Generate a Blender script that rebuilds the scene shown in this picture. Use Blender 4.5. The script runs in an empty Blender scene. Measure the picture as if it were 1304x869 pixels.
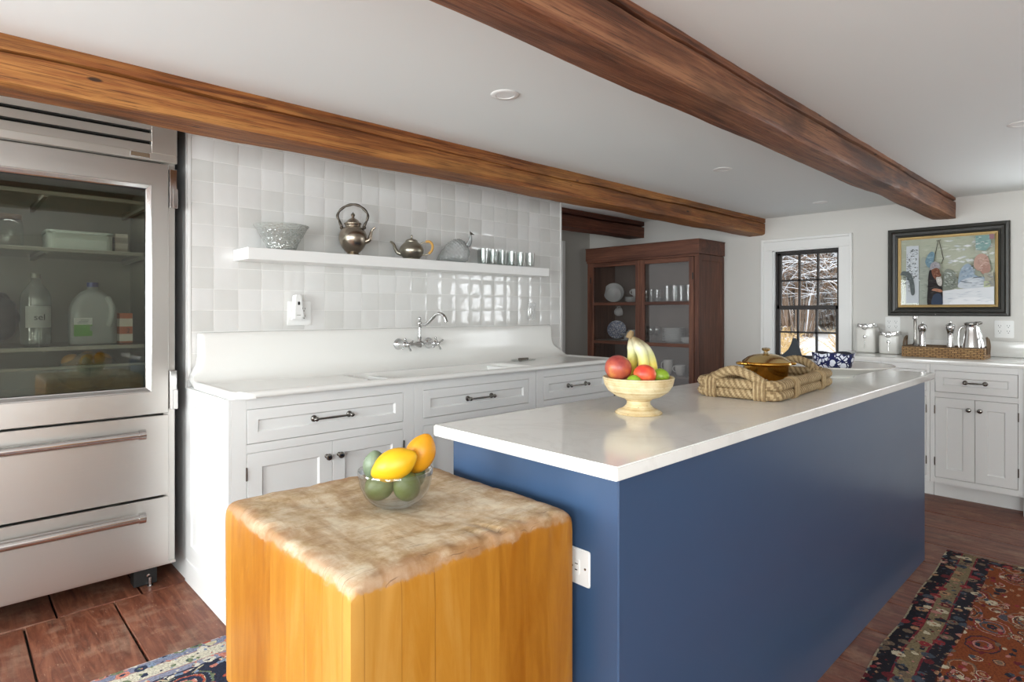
import bpy, bmesh, math, random
from math import sin, cos, pi, radians, sqrt, atan2
from mathutils import Vector, Matrix, noise as mnoise

random.seed(7)
SC = bpy.context.scene
COL = SC.collection

# ------------------------------------------------------------------ materials
def lin(c):
    if isinstance(c, str):
        c = tuple(int(c[i:i+2], 16) / 255 for i in (0, 2, 4))
    return tuple((x / 12.92 if x <= .04045 else ((x + .055) / 1.055) ** 2.4) for x in c) + (1,)

class NT:
    def __init__(s, name):
        s.m = bpy.data.materials.new(name); s.m.use_nodes = True
        s.t = s.m.node_tree; s.n = s.t.nodes; s.l = s.t.links
        s.b = s.n['Principled BSDF']; s.out = s.n['Material Output']
    def add(s, typ, **k):
        n = s.n.new(typ)
        for a, v in k.items(): setattr(n, a, v)
        return n
    def put(s, a, b):
        if isinstance(a, bpy.types.NodeSocket): s.l.new(a, b)
        else: b.default_value = a
    def coord(s, scale=(1, 1, 1), kind='Object', rot=(0, 0, 0), loc=(0, 0, 0)):
        c = s.add('ShaderNodeTexCoord'); mp = s.add('ShaderNodeMapping')
        mp.inputs['Scale'].default_value = scale; mp.inputs['Rotation'].default_value = rot; mp.inputs['Location'].default_value = loc
        s.l.new(c.outputs[kind], mp.inputs[0]); return mp.outputs[0]
    def noise(s, vec, scale=5, detail=4, rough=.55, dist=0, out='Fac'):
        n = s.add('ShaderNodeTexNoise'); s.l.new(vec, n.inputs['Vector'])
        n.inputs['Scale'].default_value = scale; n.inputs['Detail'].default_value = detail
        n.inputs['Roughness'].default_value = rough; n.inputs['Distortion'].default_value = dist
        return n.outputs[out]
    def voro(s, vec, scale=5, feature='F1', metric='EUCLIDEAN', out='Distance', rnd=1):
        n = s.add('ShaderNodeTexVoronoi', feature=feature)
        if feature not in ('DISTANCE_TO_EDGE', 'N_SPHERE_RADIUS'): n.distance = metric
        s.l.new(vec, n.inputs['Vector']); n.inputs['Scale'].default_value = scale; n.inputs['Randomness'].default_value = rnd
        return n.outputs[out]
    def wave(s, vec, scale=5, dist=2, detail=2, dscale=1, direction='X', typ='BANDS'):
        n = s.add('ShaderNodeTexWave', wave_type=typ)
        if typ == 'BANDS': n.bands_direction = direction
        s.l.new(vec, n.inputs['Vector']); n.inputs['Scale'].default_value = scale
        n.inputs['Distortion'].default_value = dist; n.inputs['Detail'].default_value = detail; n.inputs['Detail Scale'].default_value = dscale
        return n.outputs['Fac']
    def ramp(s, fac, stops, interp='LINEAR'):
        n = s.add('ShaderNodeValToRGB'); cr = n.color_ramp; cr.interpolation = interp
        while len(cr.elements) < len(stops): cr.elements.new(.5)
        for e, (p, c) in zip(cr.elements, stops):
            e.position = p; e.color = lin(c) if isinstance(c, str) or len(c) == 3 else c
        s.put(fac, n.inputs[0]); return n.outputs[0]
    def gray(s, fac, stops, interp='LINEAR'):
        return s.ramp(fac, [(p, (v, v, v, 1)) for p, v in stops], interp)
    def mix(s, fac, a, b, mode='MIX'):
        n = s.add('ShaderNodeMix', data_type='RGBA', blend_type=mode)
        s.put(fac, n.inputs[0]); s.put(a, n.inputs[6]); s.put(b, n.inputs[7]); return n.outputs[2]
    def math(s, op, a, b=0., c=0.):
        n = s.add('ShaderNodeMath', operation=op)
        s.put(a, n.inputs[0]); s.put(b, n.inputs[1]); s.put(c, n.inputs[2]); return n.outputs[0]
    def sep(s, v):
        n = s.add('ShaderNodeSeparateXYZ'); s.l.new(v, n.inputs[0]); return n.outputs
    def comb(s, x, y, z):
        n = s.add('ShaderNodeCombineXYZ')
        for i, v in enumerate((x, y, z)): s.put(v, n.inputs[i])
        return n.outputs[0]
    def bump(s, h, strength=.2, dist=.01):
        n = s.add('ShaderNodeBump'); s.l.new(h, n.inputs['Height'])
        n.inputs['Strength'].default_value = strength; n.inputs['Distance'].default_value = dist
        s.l.new(n.outputs[0], s.b.inputs['Normal']); return n
    def base(s, c): s.put(c, s.b.inputs['Base Color'])
    def rough(s, r): s.put(r, s.b.inputs['Roughness'])

def plain(name, c, rough=.5, metal=0, spec=.5, bump=0, bscale=60, coat=0, var=0):
    t = NT(name); t.rough(rough); t.b.inputs['Metallic'].default_value = metal
    t.b.inputs['Specular IOR Level'].default_value = spec
    c = lin(c)
    t.base(c)
    if coat:
        t.b.inputs['Coat Weight'].default_value = coat; t.b.inputs['Coat Roughness'].default_value = .08
    v = t.coord()
    n = t.noise(v, bscale, 4)
    if var:
        d = tuple(x * (1 - var) for x in c[:3]) + (1,)
        t.base(t.mix(n, c, d))
    if bump: t.bump(n, bump, .004)
    return t.m

def glass(name, tint=(.96, .98, .97), rough=.02, base=.04, top=.75, power=4, bumpscale=0, bump=0, body=0):
    t = NT(name); t.n.remove(t.b)
    tr = t.add('ShaderNodeBsdfTransparent'); tr.inputs[0].default_value = tint + (1,)
    gl = t.add('ShaderNodeBsdfGlossy'); gl.inputs['Roughness'].default_value = rough
    lw = t.add('ShaderNodeLayerWeight'); lw.inputs[0].default_value = .5
    f = t.math('POWER', lw.outputs['Facing'], power)
    f = t.math('MULTIPLY_ADD', f, top, base)
    if bump:
        bp = t.add('ShaderNodeBump'); bp.inputs['Strength'].default_value = bump; bp.inputs['Distance'].default_value = .004
        t.l.new(t.voro(t.coord(), bumpscale), bp.inputs['Height'])
        t.l.new(bp.outputs[0], gl.inputs['Normal']); t.l.new(bp.outputs[0], lw.inputs['Normal'])
    mx = t.add('ShaderNodeMixShader'); t.l.new(f, mx.inputs[0]); t.l.new(tr.outputs[0], mx.inputs[1]); t.l.new(gl.outputs[0], mx.inputs[2])
    o = mx.outputs[0]
    if body:
        df = t.add('ShaderNodeBsdfDiffuse'); df.inputs[0].default_value = (.8, .83, .8, 1)
        m2 = t.add('ShaderNodeMixShader'); m2.inputs[0].default_value = body
        t.l.new(o, m2.inputs[1]); t.l.new(df.outputs[0], m2.inputs[2]); o = m2.outputs[0]
    t.l.new(o, t.out.inputs[0]); return t.m

def steel(name, c='d9d7d3', rough=.34, scale=(1.2, 1.2, 420)):
    t = NT(name); t.b.inputs['Metallic'].default_value = 1
    n = t.noise(t.coord(scale), 2, 3, .6)
    t.base(t.mix(n, lin(c), tuple(x * .93 for x in lin(c)[:3]) + (1,)))
    t.rough(t.math('MULTIPLY_ADD', n, .1, rough - .05))
    t.bump(n, .015, .001)
    return t.m

def wood(name, dark, mid, light, axis='X', scale=1, rough=.5, knots=True, bump=.25, spec=.4, stains=.5, grain=.55):
    t = NT(name)
    def st(l, c): return {'X': (l, c, c), 'Y': (c, l, c), 'Z': (c, c, l)}[axis]
    def at(l, c): return t.coord(tuple(x * scale for x in st(l, c)))
    n1 = t.noise(at(.45, 6), 1.6, 6, .6, 1.2)           # broad figure
    n2 = t.noise(at(.6, 26), 2.0, 7, .72, 1.0)          # growth rings
    n3 = t.noise(at(3, 160), 1.5, 3, .6)                # pores
    fac = t.math('MULTIPLY_ADD', n2, grain, t.math('MULTIPLY', n1, 1 - grain))
    col = t.ramp(fac, [(.36, dark), (.46, mid), (.60, light)])
    big = t.noise(at(.5, 2.2), 2.3, 4, .6, .5)
    col = t.mix(t.gray(big, [(.36, stains), (.52, 0)]), col, lin(dark))
    col = t.mix(t.gray(n3, [(.34, .7), (.47, 0)]), col, lin(dark))
    chk = t.noise(at(.7, 60), 1.3, 4, .6, .4); col = t.mix(t.gray(chk, [(.30, .9), (.345, 0)]), col, lin('20130b'))
    if knots:
        kv = at(1.3, 5.5)
        k = t.voro(kv, 1.0); kn = t.math('ADD', k, t.math('MULTIPLY_ADD', t.noise(at(8, 30), 2, 3), .12, -.06))
        col = t.mix(t.gray(kn, [(.06, .92), (.13, .5), (.20, 0)]), col, lin('23150d'))
        pit = t.voro(at(4, 13), 1.0); col = t.mix(t.gray(pit, [(.06, .9), (.10, 0)]), col, lin('23150d'))
    t.base(col); t.rough(t.math('MULTIPLY_ADD', n1, .3, rough - .12)); t.b.inputs['Specular IOR Level'].default_value = spec
    t.bump(t.math('ADD', n2, t.math('MULTIPLY', n3, .4)), bump, .006)
    return t.m

M = {}
M['paint_wall'] = plain('wall_paint', 'dcdad5', .7, bump=.03, bscale=180)
M['paint_ceiling'] = plain('ceiling_paint', 'eff3f2', .8, bump=.02, bscale=120)
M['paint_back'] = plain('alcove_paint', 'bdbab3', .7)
M['trim'] = plain('trim_paint', 'f1f1ef', .35, bump=.02, bscale=40)
M['cab'] = plain('cabinet_paint', 'ebebe9', .38, bump=.03, bscale=50)
M['cab_shaded'] = plain('cabinet_paint_shaded', 'd9d7d1', .4, bump=.03, bscale=50)  # cabinet paint with dimmer light put into the colour; unused
M['dark'] = plain('dark_gap', '26241f', .8)
M['black'] = plain('black_plastic', '1c1c1c', .5)
M['enamel'] = plain('white_enamel', 'f0efeb', .22, coat=.25)
M['chrome'] = plain('chrome', 'd5d5d5', .1, 1)
M['nickel'] = plain('dark_nickel', '8d8a85', .22, 1)
M['steel'] = steel('brushed_steel')
M['steel_h'] = steel('brushed_steel_grille', 'e0dcd5', .38)
M['steel_pol'] = plain('polished_steel', 'd8d7d6', .16, 1)
M['liner'] = plain('fridge_liner', '9a9a8e', .4, .25)
M['plastic'] = plain('white_plastic', 'eeeeec', .35)
M['plate_metal'] = plain('mirror_plate', 'd8d8d6', .15, .9)
M['ceramic'] = plain('white_ceramic', 'eceae5', .2, coat=.3)
M['ceramic_jar'] = plain('grey_white_ceramic', 'dedcd6', .3, coat=.3)
M['china'] = plain('china', 'dcdcda', .3)
M['glass'] = glass('clear_glass', (.95, .965, .96), .03, .08, .9, 2.6)
M['pane'] = glass('window_pane', (.97, .98, .98), .01, .03, .6, 5)
M['hutch_pane'] = glass('hutch_pane', (.9, .9, .9), .01, .05, .6, 5)
M['fridge_pane'] = glass('tinted_door_pane', (.70, .71, .67), .01, .06, .5, 5)
M['picture_pane'] = glass('picture_pane', (.97, .97, .97), .01, .014, .5, 4)
M['cut_glass'] = glass('cut_glass', (.88, .9, .88), .08, .18, .7, 2, 90, .9, .12)
M['bird_glass'] = glass('knobbly_glass', (.55, .57, .6), .12, .3, .6, 2, 160, 1.0, .25)
M['milk'] = glass('milky_plastic', (.72, .78, .76), .3, .06, .3, 3, 0, 0, .36)
M['bottle'] = glass('clear_plastic', (.75, .8, .78), .08, .1, .6, 3, 0, 0, .12)
M['gold'] = plain('amber_gold_metal', 'e2ae52', .14, 1)
M['gold_lid'] = plain('pale_gold_metal', 'e4c88c', .18, 1)
M['pewter'] = plain('pewter', 'b3ad9e', .33, 1, var=.25, bscale=14)
M['silver'] = plain('tarnished_silver', 'b9ad9d', .27, 1, var=.4, bscale=18)
M['silver_dark'] = plain('blackened_silver', '59524a', .35, 1)
M['cane'] = plain('wrapped_cane', 'c99a4c', .55, bump=.3, bscale=90)
M['yellow'] = plain('yellow_skin', 'e6ae14', .42, bump=.06, bscale=70, var=.12)
M['orange_yellow'] = plain('deep_yellow_skin', 'dc9512', .42, bump=.06, bscale=70, var=.15)
M['green_fruit'] = plain('dark_green_skin', '66733f', .42, bump=.25, bscale=110, var=.35)
M['pale_green'] = plain('bluish_green_skin', '7a8a70', .4, bump=.2, bscale=110, var=.3)
M['lime'] = plain('lime_skin', '8fb02e', .4, bump=.08, bscale=80, var=.2)
M['frame_black'] = plain('black_frame_wood', '35342f', .38, bump=.15, bscale=25, var=.25)
M['gilt'] = plain('gilt_liner', 'b89a62', .45, .3, var=.2, bscale=40)
M['sash'] = plain('dark_brown_sash', '211a17', .5)
M['mango'] = (lambda t: (t.base(t.ramp(t.noise(t.coord((1, 1, 1)), 16, 5, .6), [(.32, '7c2a2c'), (.48, 'a84a40'), (.6, 'b8603f'), (.72, 'c98a4a')])), t.rough(.35), t.m)[-1])(NT('mango_skin'))
M['nectarine'] = (lambda t: (t.base(t.ramp(t.noise(t.coord((1, 1, 1)), 22, 4, .5), [(.35, 'd0382c'), (.55, 'de5a3a'), (.7, 'e88a4c')])), t.rough(.4), t.m)[-1])(NT('red_skin'))
def _banana():
    t = NT('banana_skin')
    z = t.sep(t.coord())[2]
    n = t.noise(t.coord(), 30, 4)
    z2 = t.math('MULTIPLY_ADD', n, .03, z)
    c = t.ramp(z2, [(.0, 'e8c83c'), (.07, 'ecd45e'), (.10, 'cfcf8a'), (.125, 'd9d6b4'), (.15, '8a7a5a')])
    t.base(c); t.rough(.45); t.bump(n, .05, .003); return t.m
M['banana'] = _banana()
M['banana_tip'] = plain('banana_stem', '7d6846', .7)

def _island():
    t = NT('navy_cabinet_paint'); n = t.noise(t.coord((1, 1, 3)), 2, 2)
    t.base(t.mix(n, lin('3b5373'), lin('384f6e')))
    t.rough(t.math('MULTIPLY_ADD', n, .06, .26)); t.b.inputs['Specular IOR Level'].default_value = .6
    return t.m
M['island'] = _island()

def _quartz():
    t = NT('white_quartz'); v = t.coord()
    n = t.noise(v, 2.2, 6, .6, 1.4)
    vein = t.gray(t.math('ABSOLUTE', t.math('SUBTRACT', n, .5)), [(0, .22), (.03, 0)])
    sp = t.noise(v, 260, 2)
    c = t.mix(vein, lin('e9e8e4'), lin('cfcdc8'))
    c = t.mix(t.gray(sp, [(.62, 0), (.75, .25)]), c, lin('d2d0cb'))
    t.base(c); t.rough(.12); t.b.inputs['Specular IOR Level'].default_value = .6; return t.m
M['quartz'] = _quartz()

def _tile():
    t = NT('glazed_tile')
    g = t.add('ShaderNodeNewGeometry')
    v = t.coord((1, 1, 1))
    n = t.noise(v, 14, 3)
    r = t.math('MULTIPLY_ADD', n, .25, t.math('MULTIPLY', g.outputs['Random Per Island'], .85))
    t.base(t.ramp(r, [(.1, 'd6d5d1'), (.5, 'dfdedb'), (.9, 'e6e5e3')])); t.rough(.07)
    t.b.inputs['Specular IOR Level'].default_value = .6
    t.bump(t.noise(v, 22, 2), .12, .006); return t.m
M['tile'] = _tile()
M['grout'] = plain('pale_grout', 'ecebe8', .8)

def _floor():
    t = NT('worn_red_floorboards')
    g = t.add('ShaderNodeNewGeometry')
    off = t.math('MULTIPLY', g.outputs['Random Per Island'], 30)
    xyz = t.sep(t.coord((1, 1, 1)))
    v = t.comb(t.math('MULTIPLY', xyz[0], 11), t.math('ADD', t.math('MULTIPLY', xyz[1], 1.1), off), off)
    gr = t.noise(v, 2.4, 7, .65, 1.5)
    c = t.ramp(gr, [(.25, '45251b'), (.48, '724230'), (.7, '976048')])
    c = t.mix(t.math('MULTIPLY', g.outputs['Random Per Island'], .4), c, lin('673a2b'))
    w = t.noise(t.comb(xyz[0], t.math('ADD', xyz[1], off), 0.), 7, 7, .68)
    c = t.mix(t.gray(w, [(.5, 0), (.78, .6)]), c, lin('b29680'))
    s = t.noise(t.comb(t.math('MULTIPLY', xyz[0], 6), t.math('ADD', xyz[1], off), 3.), 26, 3)
    c = t.mix(t.gray(s, [(.66, 0), (.72, .45)]), c, lin('bfa28a'))
    t.base(c); t.rough(t.math('MULTIPLY_ADD', w, .35, .28)); t.b.inputs['Specular IOR Level'].default_value = .35; t.bump(gr, .25, .004); return t.m
M['floor'] = _floor()

M['beam_gold'] = wood('golden_hewn_oak', '45240f', '8a5026', 'b37b42', 'X', 1.0, .5, True, .4, .35, .6)
M['beam_red'] = wood('red_brown_hewn_oak', '3a2014', '774830', '9e6e4e', 'X', 1.0, .5, True, .4, .4, .8)
M['beam_dark'] = wood('dark_hewn_oak', '331b11', '66392a', '80503a', 'X', 1.0, .55, True, .35, .3, .5)
M['hutch'] = wood('hutch_mahogany', '3c2219', '643d2e', '80533f', 'Z', 1.2, .42, False, .06, .4, .25, .4)
M['hutch_in'] = plain('hutch_inside', '85766e', .7, var=.15, bscale=8)
M['hutch_h'] = wood('hutch_mahogany_rail', '3c2219', '643d2e', '80533f', 'X', 1.2, .42, False, .06, .4, .25, .4)

def _block():
    t = NT('maple_block')
    g = t.add('ShaderNodeNewGeometry'); p = t.coord(); xyz = t.sep(p)
    s = t.math('ADD', xyz[0], xyz[1])
    jit = t.noise(t.comb(t.math('MULTIPLY', s, 6), 0., 0.), 1, 1)
    s2 = t.math('DIVIDE', t.math('MULTIPLY_ADD', jit, .05, s), .07)
    idx = t.math('FLOOR', s2); fr = t.math('FRACT', s2)
    wn = t.add('ShaderNodeTexWhiteNoise', noise_dimensions='1D'); t.l.new(idx, wn.inputs['W'])
    gv = t.comb(t.math('MULTIPLY', s, 12), t.math('MULTIPLY', idx, 3.7), t.math('MULTIPLY', xyz[2], 1.4))
    gr = t.noise(gv, 2.5, 5, .6, .8)
    side = t.ramp(t.math('MULTIPLY_ADD', gr, .6, t.math('MULTIPLY', wn.outputs[0], .45)), [(.2, '965a12'), (.5, 'b47a28'), (.85, 'c5944a')])
    seam = t.gray(fr, [(0, .5), (.02, 0), (.98, 0), (1, .5)])
    side = t.mix(t.math('MULTIPLY', seam, t.math('GREATER_THAN', wn.outputs[0], .45)), side, lin('6b3a0c'))
    n = t.noise(p, 6, 8, .68, .7); n2 = t.noise(p, 34, 6, .7)
    tf = t.math('MULTIPLY_ADD', n2, .38, t.math('MULTIPLY', n, .66))
    top = t.ramp(tf, [(.36, '8f6f4a'), (.44, 'b0946c'), (.51, 'c6ae8e'), (.60, 'd8c9af')])
    st = t.noise(t.coord((9, 2.2, 1)), 2.2, 6, .65, .5)     # end grain streaks
    top = t.mix(t.gray(st, [(.40, .45), (.52, 0)]), top, lin('97724a'))
    # darker oiled border of the worn top, in patches
    ed = t.math('MAXIMUM', t.math('ABSOLUTE', t.math('DIVIDE', xyz[0], .2585)), t.math('ABSOLUTE', t.math('DIVIDE', xyz[1], .281)))
    ed = t.math('MULTIPLY_ADD', t.noise(p, 14, 7, .68), .55, t.math('SUBTRACT', ed, .27))
    top = t.mix(t.gray(ed, [(.84, 0), (.98, .6)]), top, lin('9a6638'))
    for sc, ro in (((3, 90, 1), .5), ((3, 90, 1), -.9), ((4, 120, 1), 1.9)):
        q = t.noise(t.coord(sc, rot=(0, 0, ro)), 3, 2)
        top = t.mix(t.gray(q, [(.29, .55), (.33, 0)]), top, lin('5c3f24'))
    h = t.math('MULTIPLY_ADD', t.noise(p, 26, 7, .68), .05, xyz[2])
    msk = t.gray(h, [(.3865, 0), (.3925, 1)])
    t.base(t.mix(msk, side, top))
    t.rough(t.math('MULTIPLY_ADD', msk, .3, .3)); t.bump(t.math('ADD', gr, n2), .1, .003); return t.m
M['block'] = _block()

def _jute(name='jute_rope', cols=('7d5f3c', 'a98a5f', 'c9ad80')):
    t = NT(name); v = t.coord()
    n = t.noise(v, 90, 4, .7); n2 = t.noise(v, 9, 3)
    t.base(t.ramp(t.math('MULTIPLY_ADD', n2, .4, t.math('MULTIPLY', n, .65)), [(.3, cols[0]), (.5, cols[1]), (.72, cols[2])]))
    t.rough(.85); t.bump(n, .5, .003); return t.m
M['jute'] = _jute()
M['jute_a'] = _jute('jute_strand_dark', ('685138', '88704e', 'a18a66')); M['jute_b'] = _jute('jute_strand_pale', ('86704f', 'ae966f', 'c8b38e'))  # alternating tones put the groove contrast into the strand colour
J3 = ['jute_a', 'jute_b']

def _wicker():
    t = NT('woven_seagrass'); v = t.coord((1, 1, 1)); xyz = t.sep(v)
    s = t.math('ADD', xyz[0], xyz[1])
    br = t.add('ShaderNodeTexBrick'); t.l.new(t.comb(s, xyz[2], 0.), br.inputs['Vector'])
    br.inputs['Scale'].default_value = 1; br.inputs['Brick Width'].default_value = .034; br.inputs['Row Height'].default_value = .0115
    br.inputs['Mortar Size'].default_value = .0022
    br.inputs['Color1'].default_value = lin('a07c50'); br.inputs['Color2'].default_value = lin('c09a68'); br.inputs['Mortar'].default_value = lin('4c3520')
    n = t.noise(v, 60, 3)
    t.base(t.mix(t.gray(n, [(.3, .5), (.6, 0)]), br.outputs[0], lin('6d5031'))); t.rough(.75)
    t.bump(br.outputs['Fac'], -.6, .004); return t.m
M['wicker'] = _wicker()
M['leather'] = plain('brown_leather', '6e5a45', .6, var=.2, bscale=40)

def _stone():
    t = NT('speckled_stoneware'); v = t.coord(); z = t.sep(v)[2]
    w = t.noise(t.comb(t.math('MULTIPLY', z, 160), 0., 0.), 1, 2)
    n = t.noise(v, 24, 5, .6); sp = t.noise(v, 160, 2)
    c = t.ramp(t.math('MULTIPLY_ADD', w, .6, t.math('MULTIPLY', n, .4)), [(.34, 'a98a5e'), (.46, 'cdb68a'), (.6, 'e2d4b0')])
    c = t.mix(t.gray(sp, [(.27, .8), (.32, 0)]), c, lin('5e4428'))
    t.base(c); t.rough(.5); t.bump(w, .35, .003); return t.m
M['stone'] = _stone()

def _bluewhite():
    t = NT('blue_white_glaze'); v = t.coord()
    d = t.voro(v, 42, 'F1'); e = t.voro(v, 30, 'DISTANCE_TO_EDGE')
    a = t.gray(d, [(.52, 1), (.56, 0)], 'LINEAR'); b = t.gray(e, [(.06, 0), (.08, 1)])
    f = t.math('MULTIPLY', a, b)
    t.base(t.mix(f, lin('1c2350'), lin('dfe3ee'))); t.rough(.15); return t.m
M['bluewhite'] = _bluewhite()
def _toile():
    t = NT('blue_toile_china'); v = t.coord()
    d = t.voro(v, 70, 'F1'); t.base(t.mix(t.gray(d, [(.3, 0), (.5, .8)]), lin('dfe0e4'), lin('5d6a8c'))); t.rough(.25); return t.m
M['toile'] = _toile()

def rug_mat(name, bands, field, motif_cols, fs, edge_fn):
    """bands: (distance from the border, colour, motif scale)"""
    t = NT(name); raw = t.coord((1, 1, 1), 'UV')
    ds = t.add('ShaderNodeVectorMath', operation='MULTIPLY_ADD'); t.l.new(t.noise(raw, 24, 2, out='Color'), ds.inputs[0]); ds.inputs[1].default_value = (.025, .025, 0); t.l.new(raw, ds.inputs[2])
    sn = t.add('ShaderNodeVectorMath', operation='SNAP'); t.l.new(ds.outputs[0], sn.inputs[0]); sn.inputs[1].default_value = (.003, .003, .01)
    v = sn.outputs[0]; xyz = t.sep(v)
    wob = t.math('MULTIPLY_ADD', t.noise(v, 40, 2), .008, -.004)
    d = t.math('ADD', edge_fn(t, t.sep(raw)), wob)
    L = .6
    dn = t.math('DIVIDE', d, L)
    stops = [(p / L, c) for p, c, _ in bands] + [(bands[-1][0] / L + .0005 if 0 else field[0] / L, field[1])]
    base = t.ramp(dn, stops, 'CONSTANT')
    def cols(o, rev=False):
        cs = motif_cols[::-1] if rev else motif_cols
        return t.ramp(o, [(i / len(cs), c) for i, c in enumerate(cs)], 'CONSTANT')
    # small border flowers: pale petals round a coloured heart
    vb = t.voro(v, 21, rnd=.55); rb = t.sep(t.voro(v, 21, out='Color', rnd=.55))[0]
    bor = t.mix(t.gray(vb, [(0, 1), (.44, 0)], 'CONSTANT'), base, t.mix(t.gray(vb, [(0, 1), (.17, 0)], 'CONSTANT'), cols(rb), cols(t.math('FRACT', t.math('MULTIPLY', rb, 7.3)), True)))
    vc = t.voro(v, 46, metric='MANHATTAN'); rc = t.sep(t.voro(v, 46, metric='MANHATTAN', out='Color'))[1]
    bor = t.mix(t.math('MULTIPLY', t.gray(vc, [(0, 1), (.42, 0)], 'CONSTANT'), t.math('GREATER_THAN', rc, .25)), bor, cols(rc))
    # field: big stepped medallions, then middling and small sprigs
    sv = t.comb(t.math('MULTIPLY', xyz[0], 1.0), t.math('MULTIPLY', xyz[1], 1.3), 0.)
    vf = t.voro(sv, fs, rnd=.6); cf = t.sep(t.voro(sv, fs, out='Color', rnd=.6))
    rg = t.gray(vf, [(0, 1), (.10, 0), (.15, 1), (.25, 0), (.31, 1), (.39, 0), (.47, .9), (.52, 0)], 'CONSTANT')
    mf = cols(t.math('FRACT', t.math('ADD', cf[1], t.math('MULTIPLY', vf, 3.1))))
    fl = t.mix(rg, lin(field[1]), mf)
    v3 = t.voro(v, fs * 2.6, rnd=.9); c3 = t.sep(t.voro(v, fs * 2.6, out='Color', rnd=.9))
    m3 = cols(t.math('FRACT', t.math('ADD', c3[2], t.math('MULTIPLY', v3, 2.2))), True)
    fl = t.mix(t.math('MULTIPLY', t.gray(v3, [(0, 1), (.2, 0), (.26, 1), (.40, 0)], 'CONSTANT'), t.math('GREATER_THAN', c3[0], .3)), fl, m3)
    v4 = t.voro(t.comb(t.math('MULTIPLY', xyz[0], .6), xyz[1], 0.), fs * 6.5); c4 = t.sep(t.voro(t.comb(t.math('MULTIPLY', xyz[0], .6), xyz[1], 0.), fs * 6.5, out='Color'))
    fl = t.mix(t.math('MULTIPLY', t.gray(v4, [(0, 1), (.38, 0)], 'CONSTANT'), t.math('GREATER_THAN', c4[1], .55)), fl, cols(c4[0]))
    isf = t.math('GREATER_THAN', d, field[0])
    c = t.mix(isf, bor, fl)
    c = t.mix(t.gray(t.noise(v, 140, 3), [(.35, .5), (.6, 0)]), c, lin('2a1c1c'))
    t.base(c); t.rough(.95); t.b.inputs['Specular IOR Level'].default_value = .1
    t.bump(t.noise(raw, 220, 2), .6, .004); return t.m

M['bark'] = plain('bark', '4d4038', .9, var=.4, bscale=20)
M['twig'] = plain('tan_twigs', '8a705a', .9, var=.3, bscale=20)
M['reed'] = plain('dry_reed', 'cfae78', .9, var=.3, bscale=20)
M['olive'] = plain('olive_needles', '6e6a38', .9, var=.3, bscale=20)
M['snow'] = plain('snow', 'f4f6fa', .9)

# ------------------------------------------------------------------ geometry helpers
def new(): return bmesh.new()

def obj(name, bm, mats, parent=None, smooth=True, angle=40):
    me = bpy.data.meshes.new(name)
    bmesh.ops.recalc_face_normals(bm, faces=bm.faces)
    bm.to_mesh(me); bm.free()
    if not isinstance(mats, (list, tuple)): mats = [mats]
    for m in mats: me.materials.append(M[m] if isinstance(m, str) else m)
    if smooth:
        me.polygons.foreach_set('use_smooth', [True] * len(me.polygons))
        me.set_sharp_from_angle(angle=radians(angle))
    o = bpy.data.objects.new(name, me); COL.objects.link(o)
    if parent: o.parent = parent
    return o

def tag(o, label=None, cat=None, group=None, kind=None):
    if label: o['label'] = label
    if cat: o['category'] = cat
    if group: o['group'] = group
    if kind: o['kind'] = kind
    return o

def thing(name, label, cat, loc=(0, 0, 0), rz=0, group=None):
    o = bpy.data.objects.new(name, None); COL.objects.link(o)
    o.empty_display_size = .05
    o.location = loc; o.rotation_euler = (0, 0, rz)
    return tag(o, label, cat, group)

def place(o, loc=(0, 0, 0), rz=0, rot=None):
    o.location = loc; o.rotation_euler = rot or (0, 0, rz); return o

def struct(name, bm, mats, parent=None, **k):
    o = obj(name, bm, mats, parent, **k)
    if not parent: o['kind'] = 'structure'
    return o

def dup(root, loc, rz=0, label=None, group=None, sc=1):
    r = root.copy(); COL.objects.link(r); r.location = loc; r.rotation_euler = (0, 0, rz); r.scale = (sc,) * 3
    if label: r['label'] = label
    if group: r['group'] = group
    for ch in list(root.children):
        c = ch.copy(); COL.objects.link(c); c.parent = r
        for g in list(ch.children):
            d = g.copy(); COL.objects.link(d); d.parent = c
    return r

def merge(bm, tmp, mi=0, mat=None):
    if mat is not None: bmesh.ops.transform(tmp, matrix=mat, verts=tmp.verts)
    mp = {}
    for v in tmp.verts: mp[v] = bm.verts.new(v.co)
    for f in tmp.faces:
        try:
            g = bm.faces.new([mp[v] for v in f.verts]); g.material_index = f.material_index if mi is None else mi
        except ValueError: pass
    tmp.free()

def box(bm, lo, hi, mi=0, bev=0, seg=2, mat=None):
    t = bmesh.new()
    vs = [t.verts.new((x, y, z)) for x in (lo[0], hi[0]) for y in (lo[1], hi[1]) for z in (lo[2], hi[2])]
    for q in ((0, 1, 3, 2), (4, 6, 7, 5), (0, 4, 5, 1), (2, 3, 7, 6), (0, 2, 6, 4), (1, 5, 7, 3)):
        t.faces.new([vs[i] for i in q])
    if bev: bmesh.ops.bevel(t, geom=list(t.edges), offset=bev, segments=seg, profile=.6, affect='EDGES')
    merge(bm, t, mi, mat); return bm

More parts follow.
